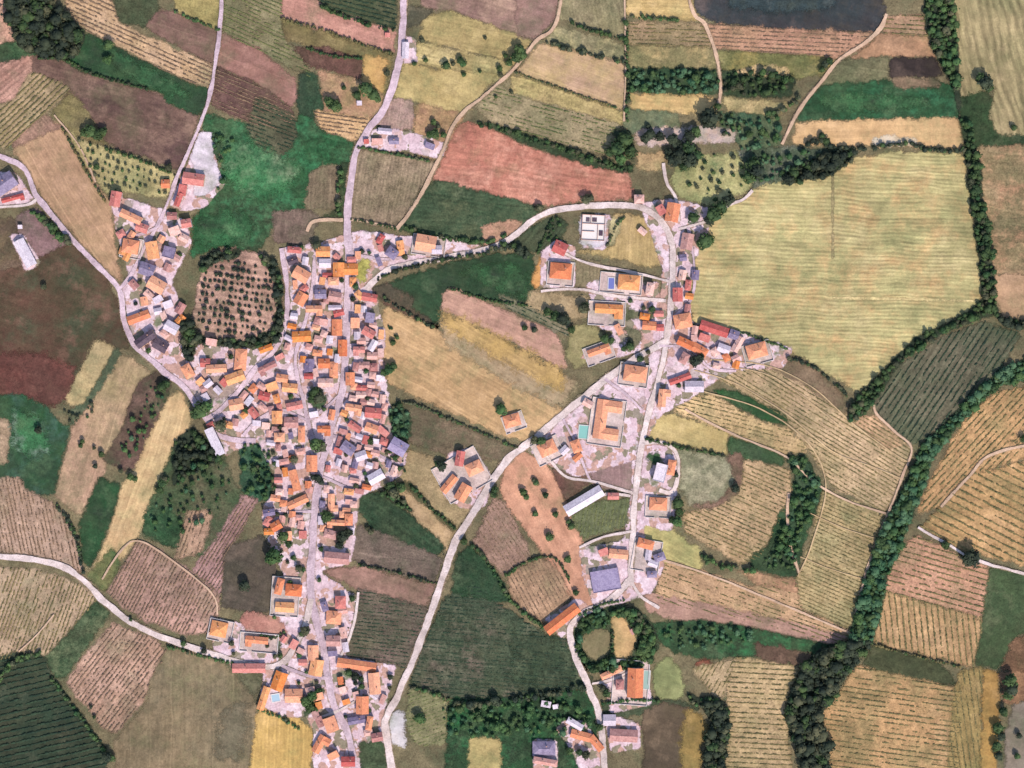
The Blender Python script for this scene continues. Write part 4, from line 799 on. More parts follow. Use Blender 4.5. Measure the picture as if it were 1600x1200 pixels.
HL = """912 782 64 17 31 W b|461 391 22 9 -5 R|458 408 16 10 20 D|506 394 22 16 0 Y|527 402 10 8 -40 R|509 412 18 14 0 W|530 422 22 18 90 Y|522 440 16 12 0 O|549 421 22 18 0 Y|550 406 14 8 0 R|552 441 14 10 90 Y
472 430 26 20 -30 O|476 451 12 9 40 R|471 467 20 18 60 O|492 486 26 16 0 O|502 460 18 14 0 P|524 464 20 16 -10 B|524 481 20 7 0 W|578 465 24 12 -10 R|556 505 16 14 90 O|579 497 16 14 80 P
530 489 16 10 15 R|527 512 26 16 90 O|472 526 30 17 3 Y|577 520 20 13 -30 R|613 396 18 16 -35 P|595 374 14 8 60 R|666 381 30 24 -10 O|583 540 18 10 60 W|536 544 26 14 90 O|562 549 18 14 0 R
582 556 16 11 0 K|484 571 20 16 90 P|483 588 14 8 0 R|507 568 18 15 0 O|522 578 26 13 90 O|510 598 24 13 0 K|454 606 24 14 -5 Y|442 591 18 12 -8 O|570 571 16 11 0 B|584 574 12 12 0 B
548 592 20 14 90 O|566 606 18 8 -3 R|565 617 16 10 0 K|461 634 26 12 12 R|553 640 26 17 -8 O|584 645 26 16 -5 R|519 648 16 9 80 O|434 652 20 16 90 Y|456 660 22 17 0 B|472 678 26 10 90 O
438 683 16 14 0 O|507 673 20 16 0 O|555 667 22 10 -35 R|581 669 20 14 -20 O|599 674 20 10 -40 R|601 690 13 11 -20 R|623 698 28 23 -30 V|545 700 22 17 -35 P|488 724 26 17 90 O
552 735 10 8 0 R|462 750 34 12 -75 O|466 784 34 12 25 O|521 785 28 16 90 O|436 750 12 8 0 R|588 745 26 17 30 W|565 712 18 14 20 W|433 821 16 14 30 O|419 814 14 9 60 R|422 800 18 10 10 P
474 835 12 12 90 R|526 818 28 13 -3 O|546 811 18 12 90 O|517 834 20 13 -15 B|527 871 40 18 -5 B b|438 915 24 10 75 O|460 921 24 17 -5 O|446 948 28 14 -3 Y|533 940 18 15 90 R|522 964 22 19 -5 O
522 1000 20 15 0 B|402 1002 34 15 -5 O|343 982 24 22 -12 Y h|390 1043 50 13 0 R g|437 1063 28 18 70 Y|413 1090 36 10 72 Y|460 1086 26 20 0 O|460 1006 14 10 60 R|490 1019 22 15 90 O|495 1042 24 19 80 Y
474 1034 12 8 0 R|558 1038 60 13 -8 O b|586 1066 32 16 -85 O|567 1100 26 18 90 O|558 1124 26 10 10 P|578 1128 20 8 80 O|518 1130 22 18 -70 O|503 1163 28 19 60 O|545 1188 20 14 0 R|590 1150 16 12 10 B
295 580 20 14 -60 O|322 567 14 12 0 R|340 576 30 11 3 O|377 562 32 17 85 O|369 590 28 15 20 Y|370 632 20 16 10 O|397 645 16 10 -50 R|414 619 16 12 -15 R|426 604 18 13 20 Y|420 576 28 13 25 B
330 664 10 7 30 R|332 535 16 10 -10 K|417 545 20 8 20 Y|438 558 14 8 30 R|337 690 44 13 -65 W g|183 312 22 15 80 R|207 340 34 11 -25 O|224 357 18 12 -20 R|190 366 12 10 30 R|206 386 24 20 -10 O h
240 392 26 17 -80 Y|266 395 19 17 -15 P f|232 422 22 18 -20 P|247 446 26 19 -30 O|218 496 34 12 20 O|229 530 32 13 35 D g|252 540 22 15 -30 D|293 350 14 12 10 R|270 338 14 10 0 B|281 313 20 8 70 R
304 281 32 17 -8 R g|287 298 16 11 80 R|260 288 12 12 0 O|8 290 40 24 35 P g|22 312 34 9 15 R|275 362 16 12 20 K|41 396 44 16 -62 W g|33 355 6 5 0 W s|264 476 14 10 20 W|283 482 16 11 60 B|270 512 20 15 -30 W|248 468 14 9 30 W
590 222 16 8 0 K|573 222 7 6 0 R s|602 206 20 8 -5 W|616 221 14 9 0 P|672 229 14 8 -20 P|634 80 24 9 88 W|562 162 7 6 0 W s|606 56 7 6 0 R s
1050 333 28 19 80 O|1032 329 14 11 -60 R|998 312 14 12 0 K|875 388 20 18 -25 R|876 424 32 23 -5 O h|982 442 32 22 -5 Y h|1015 452 18 11 80 K|951 487 42 21 -3 Y L|1014 509 20 12 -5 O|1031 512 10 9 0 R
1066 502 26 21 10 O h|1058 461 20 14 90 R|1073 378 24 17 80 B|1066 430 14 10 80 K|1115 514 44 14 -18 R b|1146 523 14 13 -20 P|1152 538 24 10 60 K|1181 548 30 21 15 O h|1069 536 22 12 -25 O|1091 546 28 13 -30 O
1068 560 16 11 60 B|936 550 34 15 20 O|992 584 34 23 -8 O h|1062 592 34 8 20 R|1084 604 28 16 0 W|1037 622 26 17 85 O|949 656 60 38 82 O U|900 697 18 13 -70 O|855 700 26 20 25 O h|800 657 24 18 15 O
918 630 14 10 -30 K|1048 730 22 11 80 O|1031 738 28 18 75 W f|958 775 16 9 0 R|1028 787 26 18 -3 O h|1008 849 24 13 -15 O|966 865 28 13 -5 O|943 862 14 10 20 R|946 906 44 33 10 V f
719 716 22 12 80 R|741 731 24 18 25 O h|702 756 30 11 50 O|724 769 26 17 60 O|878 966 60 15 38 O b|992 1065 44 23 88 O|955 1050 34 8 25 O|968 1068 14 11 90 B|907 1148 30 12 -15 O|931 1160 26 10 -50 O
898 1130 26 9 -30 W|974 1148 42 18 -3 B b|952 1124 18 16 0 W|850 1168 34 20 0 P|852 1188 36 9 -10 K|853 1099 14 9 -10 W s|868 1103 8 6 10 W s|683 391 14 12 0 W|1130 545 18 12 -20 W|1100 528 16 10 -20 R|1086 430 14 10 85 P
1030 870 16 11 20 P|1020 880 14 9 -20 W|990 985 10 8 30 B s"""
for ln in HL.replace('\n', '|').split('|'):
    q = ln.split(); house(*[float(v) for v in q[:5]], q[5], q[6] if len(q) > 6 else None)
def walled_yard(x, y, L, W, ang, label, floor=True):
    if floor:
        a = R_(ang); c, s_ = math.cos(a), math.sin(a)
        f('yard', (216, 200, 194), (198, 178, 172), [(x+(u*L/2)*c+(v*W/2)*s_, y-(u*L/2)*s_+(v*W/2)*c) for u, v in ((-1,-1),(1,-1),(1,1),(-1,1))], grain=.15, amp=.3, rnd=.02, soft=.4)
    mb = MBx(); l, w_ = L*S/2, W*S/2; t = .16; r = random.Random(int(x)); g0 = r.uniform(-.5, .5)*l
    for q in ((-l, g0-2, -w_, -w_+2*t), (g0+2, l, -w_, -w_+2*t), (-l, l, w_-2*t, w_), (-l, -l+2*t, -w_+2*t, w_-2*t), (l-2*t, l, -w_+2*t, w_-2*t)): mb.box(*q, -.6, 1.6)
    o = link('garden_wall', mb.mesh('garden_wall', [WALL[1]]), loc=(*P(x, y), BZ)); o.rotation_euler = (0, 0, R_(ang))
    tag(o, label, 'wall', 'garden walls round the detached houses')
for q in [(345,985,38,34,-12,'pale wall round the hipped house on the southwest road'),(876,428,42,38,-5,'pale wall round the orange hipped house below the red one'),
 (970,443,66,32,-5,'pale wall round the house with the blue pool'),(948,490,58,38,-3,'pale wall round the yellow angled house below the pool house'),
 (856,704,44,36,25,'pale wall round the hipped house below the diagonal road'),(803,660,34,28,20,'pale wall round the lone house in the tan field'),
 (1028,792,40,34,-3,'pale wall round the orange house right of the loop road end'),(990,586,46,36,-8,'pale wall round the hipped house in the road fork'),
 (936,552,46,30,20,'pale wall round the long orange house above the fork'),(670,384,52,32,-8,'pale wall round the orange house on the loop road near the village'),
 (948,660,74,54,82,'pale wall round the large courtyard farmhouse'),(1183,552,44,34,15,'pale wall round the easternmost orange house'),
 (206,388,34,32,-10,'pale wall round the hipped house on the west lane'),(722,742,76,62,30,'pale wall round the three orange houses beside the diagonal road'),
 (405,1004,60,30,-5,'pale wall round the orange house above the southwest road'),(446,932,44,62,-4,'pale wall round the orange houses left of the lower street'),
 (985,1066,70,56,86,'pale wall round the tall orange roofed house'),(1010,868,44,50,-10,'pale wall round the small houses above the purple hall')]:
    walled_yard(*q)
# infill of the dense quarters, between the buildings above
def near_road(x, y, pad):
    X, Y = P(x, y)
    for v in RP.values():
        if (np.hypot(v[:, 0]-X, v[:, 1]-Y)).min() < pad: return True
    return False
def street_angle(x, y):
    X, Y = P(x, y); best = (1e9, 0)
    for v in RP.values():
        d = np.hypot(v[:, 0]-X, v[:, 1]-Y); i = int(d.argmin()); j = min(i+1, len(v)-1)
        if d[i] < best[0]: best = (d[i], math.degrees(math.atan2(*(v[j]-v[j-1])[::-1])))
    return best[1]
def clear(x, y, r):
    return all(math.hypot(x-a, y-b) > (r+c)*.86 for a, b, c, *_ in HOUSES)
QUARTERS = [([(452,400),(560,395),(575,450),(600,520),(598,560),(605,640),(625,700),(622,740),(560,770),(550,830),(500,850),(420,830),(425,760),(432,700),(400,672),(340,660),(300,610),(340,570),(420,560),(450,500)],128),
 ([(180,310),(215,320),(240,350),(240,500),(205,500),(200,440)],5),([(250,350),(290,345),(290,390),(262,430),(285,480),(285,540),(225,520),(215,480),(245,430)],9),
 ([(440,905),(540,925),(550,1020),(600,1060),(600,1110),(590,1180),(500,1180),(480,1060),(440,1000)],20),
 ([(1055,400),(1080,400),(1075,500),(1150,530),(1150,570),(1060,580),(1055,500)],11),([(1000,345),(1030,480),(1030,500),(950,530),(960,460),(1000,440)],4),
 ([(1000,850),(1030,865),(1020,900),(990,900)],2),([(850,690),(920,680),(915,730),(860,715)],2),([(590,380),(650,385),(650,400),(590,415)],4)]
for poly, cnt in QUARTERS:
    a = np.array(poly); k = 0; tries = 0
    while k < cnt and tries < cnt*120:
        tries += 1; x = random.uniform(a[:, 0].min(), a[:, 0].max()); y = random.uniform(a[:, 1].min(), a[:, 1].max())
        L = random.uniform(9, 16); W = random.uniform(7, 10)
        if not inpoly(np.array([[x, y]]), poly)[0] or near_road(x, y, W*S*.5+3.4) or not clear(x, y, L*.5): continue
        if 478 < x < 518 and 604 < y < 645: continue
        house(round(x, 1), round(y, 1), L, W, street_angle(x, y)+random.choice([0, 90])+random.uniform(-6, 6), random.choice('BKKKKKKWWROOOYPWBY')); k += 1
print('houses', len(HOUSES))

# ---------------------------------------------------------------- pools, water tank
def foundation(x, y, ang):
    root = empty('building_foundation', (*P(x, y), 1.0), R_(ang)); a = MBx(); a.box(-9, 9, -10, 10, -1, .35); link('slab', a.mesh('slab', [WALL[1]]), root)
    b = MBx()
    for q in ((-9, 9, 9.7, 10), (-9, 9, -10, -9.7), (-9, -8.7, -9.7, 9.7), (8.7, 9, -9.7, 9.7), (-8.7, 8.7, 2.8, 3.05), (-8.7, 1, -3.2, -2.95), (-2.2, -1.95, 3.05, 9.7), (3.4, 3.65, -9.7, 2.8)): b.box(*q, .35, 1.5)
    link('low_wall', b.mesh('low_wall', [CHIM]), root); 
    for q in ((-6, -3.2, 4.4, 7.6, .35, .9), (-1.2, 2.4, 4.6, 7.8, .35, .8), (4.6, 7.6, -6, -2, .35, 1.0)): c = MBx(); c.box(*q); link('floor_opening_cover', c.mesh('floor_opening_cover', [ROOF['D']]), root)
    tag(root, 'unfinished pale foundation with low walls on the white plot inside the loop road', 'foundation')
foundation(927, 356, -3)
def pool(x, y, L, W, ang, label, water):
    root = empty('swimming_pool', (*P(x, y), 1.3), R_(ang)); l, w_ = L*S/2, W*S/2; r = MBx(); e = .6
    for a in ((-l-e, l+e, w_, w_+e), (-l-e, l+e, -w_-e, -w_), (-l-e, -l, -w_, w_), (l, l+e, -w_, w_)): r.box(*a, -1.3, .12)
    link('pool_rim', r.mesh('pool_rim', [WALL[1]]), root); wt = MBx(); wt.box(-l, l, -w_, w_, -1.2, -.05); link('water', wt.mesh('water', [water]), root)
    tag(root, label, 'pool')
POOLB = simple('pool_water_blue', (118, 128, 190), .04, .1); POOLT = simple('pool_water_turquoise', (140, 196, 186), .04, .1)
pool(955, 443, 17, 9, 88, 'narrow blue swimming pool beside the yellow orange hipped house', POOLB)
pool(912, 675, 20, 15, 85, 'turquoise swimming pool left of the large courtyard farmhouse', POOLT)
pool(431, 1090, 12, 11, 10, 'small pale square pool inside the yellow roofed farmyard', simple('pool_water_pale', (176, 206, 222), .04, .1))
pool(1010, 1062, 28, 9, 86, 'long pale green pool right of the tall orange roofed house', simple('pool_cover', (160, 190, 180), .04, .3))

# ---------------------------------------------------------------- trees
def tree_meshes(lf, i):
    tv, t3, t4 = TPL[i % len(TPL)]; h = 1.0
    me = mesh_np('crown', tv*np.array([1, 1, 1.0])+np.array([0, 0, 1.25]), [t3, t4], [LEAF[lf]])
    V, F = trunk_geo(.62, .075, 3, i); tr = mesh_np('trunk', V, [F], [BARK]); return me, tr
TM = {(lf, i): tree_meshes(lf, i) for lf in ('dark', 'mid', 'black', 'olive') for i in range(4)}
def tree(x, y, r, lf='dark'):
    cr, tr = TM[(lf, random.randrange(4))]; root = empty('tree', (*P(x, y), .4), random.uniform(0, 6.28)); root.scale = (r*S, r*S, r*S*random.uniform(.85, 1.1))
    link('crown', cr, root); link('trunk', tr, root)
    want_label(root, {'dark':'dark','mid':'bright','black':'blackish','olive':'olive'}[lf]+(' broad' if r > 8 else ' small' if r < 4.5 else ' round')+' tree', 'tree', *P(x, y), 'tree', 'single trees around the village')
TL = """143 206 10 d|155 212 9 d|133 209 7 d|163 207 7 d|70 448 5 o|62 672 6 b|172 72 8 d|170 95 7 m|152 262 5 d|265 262 6 o|255 605 8 d|262 600 6 d|315 640 13 d|325 636 9 m|308 646 9 d|346 665 10 o|383 915 9 b|443 838 9 d|430 868 13 m|425 872 9 m|452 850 6 d|467 887 6 o|512 806 10 d|536 838 10 b|545 832 7 b|532 851 7 b|496 695 11 d|504 698 9 o|498 748 7 b|490 745 5 b|503 753 5 b|460 718 7 o|493 612 8 d|500 622 9 o|488 624 7 d|478 985 8 o|472 990 5 d|495 385 8 o|580 690 5 d|605 705 5 o|614 535 5 d|608 577 8 m|600 582 6 d|615 572 6 d
572 141 11 d|585 150 9 d|590 156 6 d|558 150 7 d|538 138 4 d|525 168 10 d|515 160 8 d|605 115 5 o|648 100 4 d|697 104 7 d|720 96 6 d|724 100 6 m|708 100 4 o|725 117 4 d|750 112 3 d|678 192 5 d|685 198 4 o|680 211 8 d|672 212 6 m|693 212 5 d|758 60 3 o|812 80 9 d|806 92 9 d|816 88 7 d|795 99 6 d|781 108 5 d|782 118 4 o|790 88 4 d|800 145 3 o|660 64 4 o|665 95 4 d|775 152 3 d|915 125 0 d|1108 187 16 b|1104 192 10 b|1120 168 6 d|1015 212 9 b|1008 218 8 b|1030 215 8 b|1050 220 9 b|1058 226 9 b|1075 214 10 b|1085 208 9 d|1075 235 12 d|1062 245 13 b|1050 252 10 b|1078 252 12 b|1088 245 9 d|1045 240 8 b|1068 262 8 d|975 222 12 d|965 232 12 d|985 240 10 d|970 250 9 m|952 238 8 d|1012 198 4 b|1175 258 11 d|1180 270 12 b|1168 278 10 d|1170 210 6 d
915 312 8 o|922 310 6 o|843 325 6 o|838 326 4 o|1082 342 9 d|1100 378 12 d|1095 382 8 d|1108 374 8 m|1115 335 13 d|1125 325 10 d|1108 345 9 b|1135 316 9 b|1140 312 7 b|983 542 7 d|975 545 5 d|985 536 5 b|945 530 7 d|955 533 6 d|912 482 9 o|915 478 6 d|1000 560 6 d|1012 550 4 o|1085 565 9 b|1093 560 7 b|1060 602 4 d|1018 484 6 d|1005 481 4 o|985 470 4 d|878 498 10 b|868 495 9 d|855 488 7 d|885 502 7 b|893 515 6 d|820 512 5 d|835 515 5 b
838 754 5 d|834 750 4 o|817 768 6 d|822 776 5 d|852 773 5 d|836 802 5 d|868 803 5 d|892 822 6 d|888 815 4 d|859 838 7 d|887 873 6 d|900 925 5 d|845 690 8 d|835 688 7 o|784 640 9 m|780 636 5 d|690 728 8 b|684 724 5 d|773 765 6 d|772 772 6 d|725 845 6 d|1148 762 7 b|1058 785 9 d|1062 800 7 d|1058 815 8 m|1050 812 6 d|1515 871 14 b|1508 875 9 b|1476 851 7 d|1536 131 12 b|1530 124 8 d|1543 138 7 d|1583 200 5 d|1575 1062 11 d|1578 1075 10 b|1572 1085 8 d|1566 1110 7 d|1568 1114 5 d|1558 1136 9 d|1561 1148 8 b|1555 1165 8 d|1558 1180 7 b|1590 1148 5 b|1588 1180 5 d|1597 685 6 d|1288 102 6 b|1295 97 6 d|1283 110 5 d
168 1180 9 b|176 1184 6 d|143 1104 3 b|148 1120 3 d|288 1005 5 d|320 1016 5 b|205 968 3 d|392 1125 0 d|555 1055 7 b|545 1050 6 d|536 1065 4 b|565 1060 5 d|480 1095 9 d|490 1085 8 m|486 1104 8 d|500 1080 6 d|655 1120 8 m|660 1124 6 m|937 1135 6 d|942 1075 6 o|948 1082 7 d|905 1175 6 d|915 1178 7 o|890 1172 6 d|858 1128 5 d|1036 728 4 b|1056 742 4 b|1310 215 0 d|1262 226 5 b|1268 222 5 b|1275 223 5 b|1282 220 5 b|1283 213 5 d|1290 222 6 d|580 830 5 o|574 825 4 o|610 705 4 d|618 770 9 o|626 762 8 d|610 760 8 d|160 710 5 d|150 728 4 b|130 690 4 d|127 696 4 d|148 700 3 o|205 745 6 d|212 748 5 d|190 735 4 o|255 755 7 d|250 765 6 d|258 748 5 o"""
LFM = {'d':'dark','m':'mid','b':'black','o':'olive'}
for ln in TL.replace('\n', '|').split('|'):
    q = ln.split()
    if float(q[2]) > 0: tree(float(q[0]), float(q[1]), float(q[2]), LFM[q[3]])
# orchards: each tree a thing
def orch_mesh(lf, i):
    tv, t3, t4 = TPLS[i]; V, F = trunk_geo(.6, .09, 0, i)
    return mesh_np('orchard_tree', np.concatenate([tv+np.array([0, 0, 1.05]), V]), [t3, t4, F+len(tv)], [LEAF[lf], BARK], [0, 0, 1])
OM = [orch_mesh('olive' if i % 2 else 'dark', i) for i in range(4)]
OM2 = [orch_mesh('black', i) for i in range(4)]
orng = random.Random(5)
def orchard(poly, ang, sp, sp2, r, words, group, meshes, drop=.13, jit=.8):
    q = np.array([P(x, y) for x, y in poly]); a = R_(ang); d = np.array([math.cos(a), math.sin(a)]); n_ = np.array([d[1], -d[0]])
    u = q@d; v = q@n_; rowi = 0
    for vv in np.arange(v.min()+sp2*.5, v.max(), sp2):
        k = 0
        for uu in np.arange(u.min()+sp*.5, u.max(), sp):
            p = d*(uu+orng.uniform(-jit, jit))+n_*(vv+orng.uniform(-jit, jit)*.6)
            if orng.random() < drop or not inpoly(p[None], q)[0]: continue
            if k == 0: rowi += 1
            k += 1; o = link('orchard_tree', orng.choice(meshes), loc=(p[0], p[1], .35)); s = r*orng.uniform(.6, 1.4); o.scale = (s, s, s*orng.uniform(.8, 1.05)); o.rotation_euler = (0, 0, orng.uniform(0, 6.28))
            tag(o, f'{words}, {ORD[k-1]} from left in row {NUM[rowi-1]} from top', 'tree', group)
f('orchard_ground',(186,152,134),(168,134,116),[(318,412),(335,392),(370,388),(415,400),(440,430),(444,480),(436,530),(380,538),(320,530),(300,500),(310,450)],grain=.3,fur=(-8,5.6,.35))
orchard([(322,425),(345,408),(400,410),(430,432),(434,480),(424,512),(380,528),(325,520),(306,500),(314,455)],-8,4.3,5.4,1.75,'dark tree of the brown orchard','trees of the brown orchard',OM2)
orchard([(110,208),(165,235),(215,250),(272,277),(262,306),(205,300),(165,298),(140,262)],-20,5.2,5.4,1.35,'small tree of the pale grove','trees of the pale grove',OM,.15,1.2)
orchard([(1085,245),(1150,240),(1162,262),(1165,290),(1120,318),(1080,300),(1070,275)],-10,8,7,1.9,'loose tree above the big field','trees of the grove above the big field',OM,.2,1.6)

# ---------------------------------------------------------------- woods, belts, hedges
def wood(poly, sp, r, lf, label, cat='wood', name='wood', jit=.5, seed=1, hf=.8):
    if sp < 5: f('undergrowth', *(((46, 84, 56), (56, 92, 66)) if lf in ('river', 'mid') else ((50, 64, 46), (44, 54, 42))), poly, grain=.3, soft=2.0)
    sp *= .88
    q = np.array([P(x, y) for x, y in ext(poly)]); g = np.random.default_rng(seed)
    xs = np.arange(q[:, 0].min(), q[:, 0].max(), sp); ys = np.arange(q[:, 1].min(), q[:, 1].max(), sp); X, Y = np.meshgrid(xs, ys)
    p = np.stack([X.ravel(), Y.ravel()], 1)+g.uniform(-jit, jit, (X.size, 2))*sp; p = p[inpoly(p, q)]
    p = p[(abs(p[:, 0]) < 440) & (abs(p[:, 1]) < 340)]
    tag(link(name, forest_mesh(name, p, r*g.uniform(.65, 1.35, len(p)), LEAF[lf], hf=hf)), label, cat, kind='stuff')
def belt(pts, wd, sp, r, lf, label, cat='hedge', name='hedge', seed=1, stuff=False, gap=.14, hf=.8):
    L = np.array([P(x, y) for x, y in smooth_line(pts, 3)]); d = np.concatenate([[0], np.cumsum(np.hypot(*np.diff(L, axis=0).T))]); g = np.random.default_rng(seed)
    n = max(2, int(d[-1]/sp*max(1, wd*S/sp/1.2))); s = g.uniform(0, d[-1], n) if wd*S > sp*1.5 else np.linspace(0, d[-1], n)+g.uniform(-.3, .3, n)*sp
    px = np.interp(s, d, L[:, 0]); py = np.interp(s, d, L[:, 1]); T = np.stack([np.interp(s+1, d, L[:, 0])-px, np.interp(s+1, d, L[:, 1])-py], 1)
    T /= np.maximum(np.linalg.norm(T, axis=1), .01)[:, None]; off = g.uniform(-.5, .5, n)*wd*S
    p = np.stack([px-T[:, 1]*off, py+T[:, 0]*off], 1); p = p[g.random(n) > gap]
    me = forest_mesh(name, p, r*g.uniform(.6, 1.3, len(p)), LEAF[lf], hf=hf)
    tag(link(name, me), label, cat, kind='stuff' if stuff else None)
wood([(12,0),(70,0),(85,15),(105,20),(115,35),(135,50),(125,85),(95,92),(60,88),(35,75),(20,45),(10,15)],4.2,3.6,'black','dark dense wood at the upper left corner',seed=2)
wood([(1290,238),(1345,238),(1312,266),(1292,276),(1220,290),(1235,266)],3.6,2.8,'black','dark wedge of trees at the top edge of the big pale field',seed=3)
wood([(1000,1000),(1010,975),(1025,985),(1028,1010),(1012,1035),(998,1020)],4,3,'dark','tree clump right of the round copse',seed=4)
wood([(1095,1098),(1120,1094),(1134,1104),(1138,1130),(1130,1195),(1094,1195),(1104,1150),(1110,1128)],4,3.3,'black','dark crescent wood beside the level vine rows at the bottom',seed=5)
wood([(285,500),(300,505),(305,555),(296,568),(286,545)],3.4,2.6,'black','dark trees on the left edge of the brown orchard',seed=6)
wood([(335,392),(380,390),(372,402),(345,408),(318,425),(310,412)],4,2.1,'black','dark trees along the top of the brown orchard',seed=7)
wood([(402,398),(430,408),(442,440),(443,520),(432,535),(424,512),(432,480),(428,432)],3.8,2.4,'black','dark trees along the right edge of the brown orchard',seed=8)
wood([(296,525),(330,528),(380,532),(425,515),(432,535),(408,545),(330,540),(300,535)],3.6,2.3,'black','dark trees along the bottom of the brown orchard',seed=9)
RIV = [(1600,508),(1562,578),(1500,640),(1442,692),(1426,730),(1402,780),(1377,830),(1352,900),(1336,960),(1326,1000),(1282,1015),(1252,1045),(1232,1090),(1229,1125),(1250,1180),(1262,1195),(1306,1195),(1290,1150),(1281,1112),(1300,1090),(1330,1042),(1360,1005),(1375,960),(1386,900),(1420,822),(1440,770),(1454,722),(1480,680),(1520,642),(1560,602),(1600,572)]
f('river_bank',(48,66,48),(56,78,58),RIV,grain=.3)
wood([(1600,508),(1562,578),(1500,640),(1442,692),(1426,730),(1402,780),(1377,830),(1352,900),(1336,960),(1326,1000),(1362,1004),(1375,960),(1386,900),(1420,822),(1440,770),(1454,722),(1480,680),(1520,642),(1560,602),(1600,572)],3.4,2.8,'river','long belt of green trees following the river on the right','tree belt','riverside_wood',seed=10,hf=.45)
wood([(1326,1000),(1282,1015),(1252,1045),(1232,1090),(1229,1125),(1250,1180),(1262,1195),(1306,1195),(1290,1150),(1281,1112),(1300,1090),(1330,1042),(1362,1004)],3.9,3.5,'black','blackish wood where the river belt reaches the bottom edge','tree belt','riverside_wood',seed=11)
wood([(1508,240),(1530,238),(1534,300),(1548,380),(1556,470),(1562,492),(1520,503),(1480,518),(1412,560),(1372,618),(1346,652),(1326,640),(1345,612),(1392,567),(1432,527),(1510,490),(1537,465),(1528,400),(1515,300)],3.8,2.3,'dark','dark tree belt along the right and lower right edge of the big field','tree belt','tree_belt',seed=12)
wood([(1444,10),(1478,0),(1494,60),(1500,130),(1500,185),(1490,138),(1466,92),(1450,55)],4.4,2.6,'dark','dark tree belt between the fields at the top right','tree belt','tree_belt',seed=13)
wood([(1560,498),(1600,505),(1600,520),(1570,512)],3.6,2.4,'black','short dark belt reaching the right edge','tree belt','tree_belt',seed=14)
wood([(980,110),(1122,110),(1124,140),(1080,147),(980,142)],5.0,2.3,'river','green wooded band left of the curved lane at the top','tree belt','tree_belt',seed=15)
wood([(1130,112),(1240,114),(1236,150),(1132,150)],5.0,2.3,'dark','dark green wooded band right of the curved lane at the top','tree belt','tree_belt',seed=16)
wood([(905,985),(910,960),(935,950),(955,960),(950,980),(925,982),(906,995),(910,1020),(925,1038),(955,1025),(960,1036),(1000,1025),(1002,1040),(960,1050),(920,1046),(898,1015)],3.6,2.2,'mid','green tree ring round the two oval fields by the south east road','copse','copse',seed=17)
wood([(956,945),(1000,955),(1024,985),(1020,1030),(1000,1030),(995,985),(975,962),(956,958)],3.6,2.6,'dark','dark green trees on the right side of the round copse','copse','copse',seed=18)
wood([(1030,985),(1100,972),(1180,985),(1180,1000),(1130,1010),(1060,1012)],5.5,1.9,'river','green scrub band east of the round copse','scrub','scrub',seed=19)
wood([(1228,718),(1252,714),(1268,738),(1282,760),(1266,802),(1250,840),(1240,890),(1190,885),(1210,850),(1238,790),(1244,742)],4.3,2.2,'mid','scrub in the curved green hollow','scrub','scrub',seed=20)
wood([(690,1105),(900,1090),(930,1110),(920,1150),(850,1150),(790,1148),(700,1150)],6.2,2.2,'mid','green scrub below the dark hedge at the bottom centre','scrub','scrub',seed=21)
wood([(235,795),(285,700),(330,690),(365,755),(340,800),(300,830),(240,830)],8.2,2.0,'mid','scattered scrub in the green garden land west of the village','scrub','scrub',seed=22)
wood([(225,620),(240,600),(262,600),(240,660),(215,715),(180,712)],6.2,1.6,'mid','scattered bushes in the narrow brown strip on the left','scrub','scrub',seed=23)
wood([(375,690),(402,685),(424,740),(420,780),(385,770)],5.4,2.0,'mid','green thicket between the scrub and the village','scrub','scrub',seed=24)
wood([(605,640),(625,630),(640,650),(636,684),(618,690)],4.6,2.2,'river','green thicket at the right edge of the village','scrub','scrub',seed=25)
wood([(1125,180),(1215,184),(1222,222),(1160,240),(1150,215)],6.0,2.0,'river','loose green bushes between the two lanes at the top right','scrub','scrub',seed=26)
wood([(1166,245),(1195,240),(1250,238),(1280,236),(1250,262),(1200,285),(1170,285)],5.2,2.0,'river','greyish green thicket left of the dark wedge of trees','scrub','scrub',seed=27)
wood([(340,210),(380,215),(360,260),(352,300),(338,300),(345,255)],7,1.8,'mid','bushes by the white yard on the west lane','scrub','scrub',seed=28)
wood([(100,640),(112,665),(150,650),(150,620),(132,638)],5,1.4,'olive','greyish bushes between the tan strips on the left','scrub','scrub',seed=29)
wood([(272,690),(300,665),(330,700),(345,720),(300,740),(270,760)],4.2,2.3,'black','dark trees below the long white building','wood','wood',seed=30)
wood([(590,770),(612,764),(650,800),(640,800)],4.2,2.2,'dark','dark trees at the top of the green plot east of the village','wood','wood',seed=31)
wood([(1072,1082),(1092,1090),(1112,1086),(1130,1096),(1100,1104),(1080,1100)],4,2.2,'dark','trees above the dark crescent wood','wood','wood',seed=32)
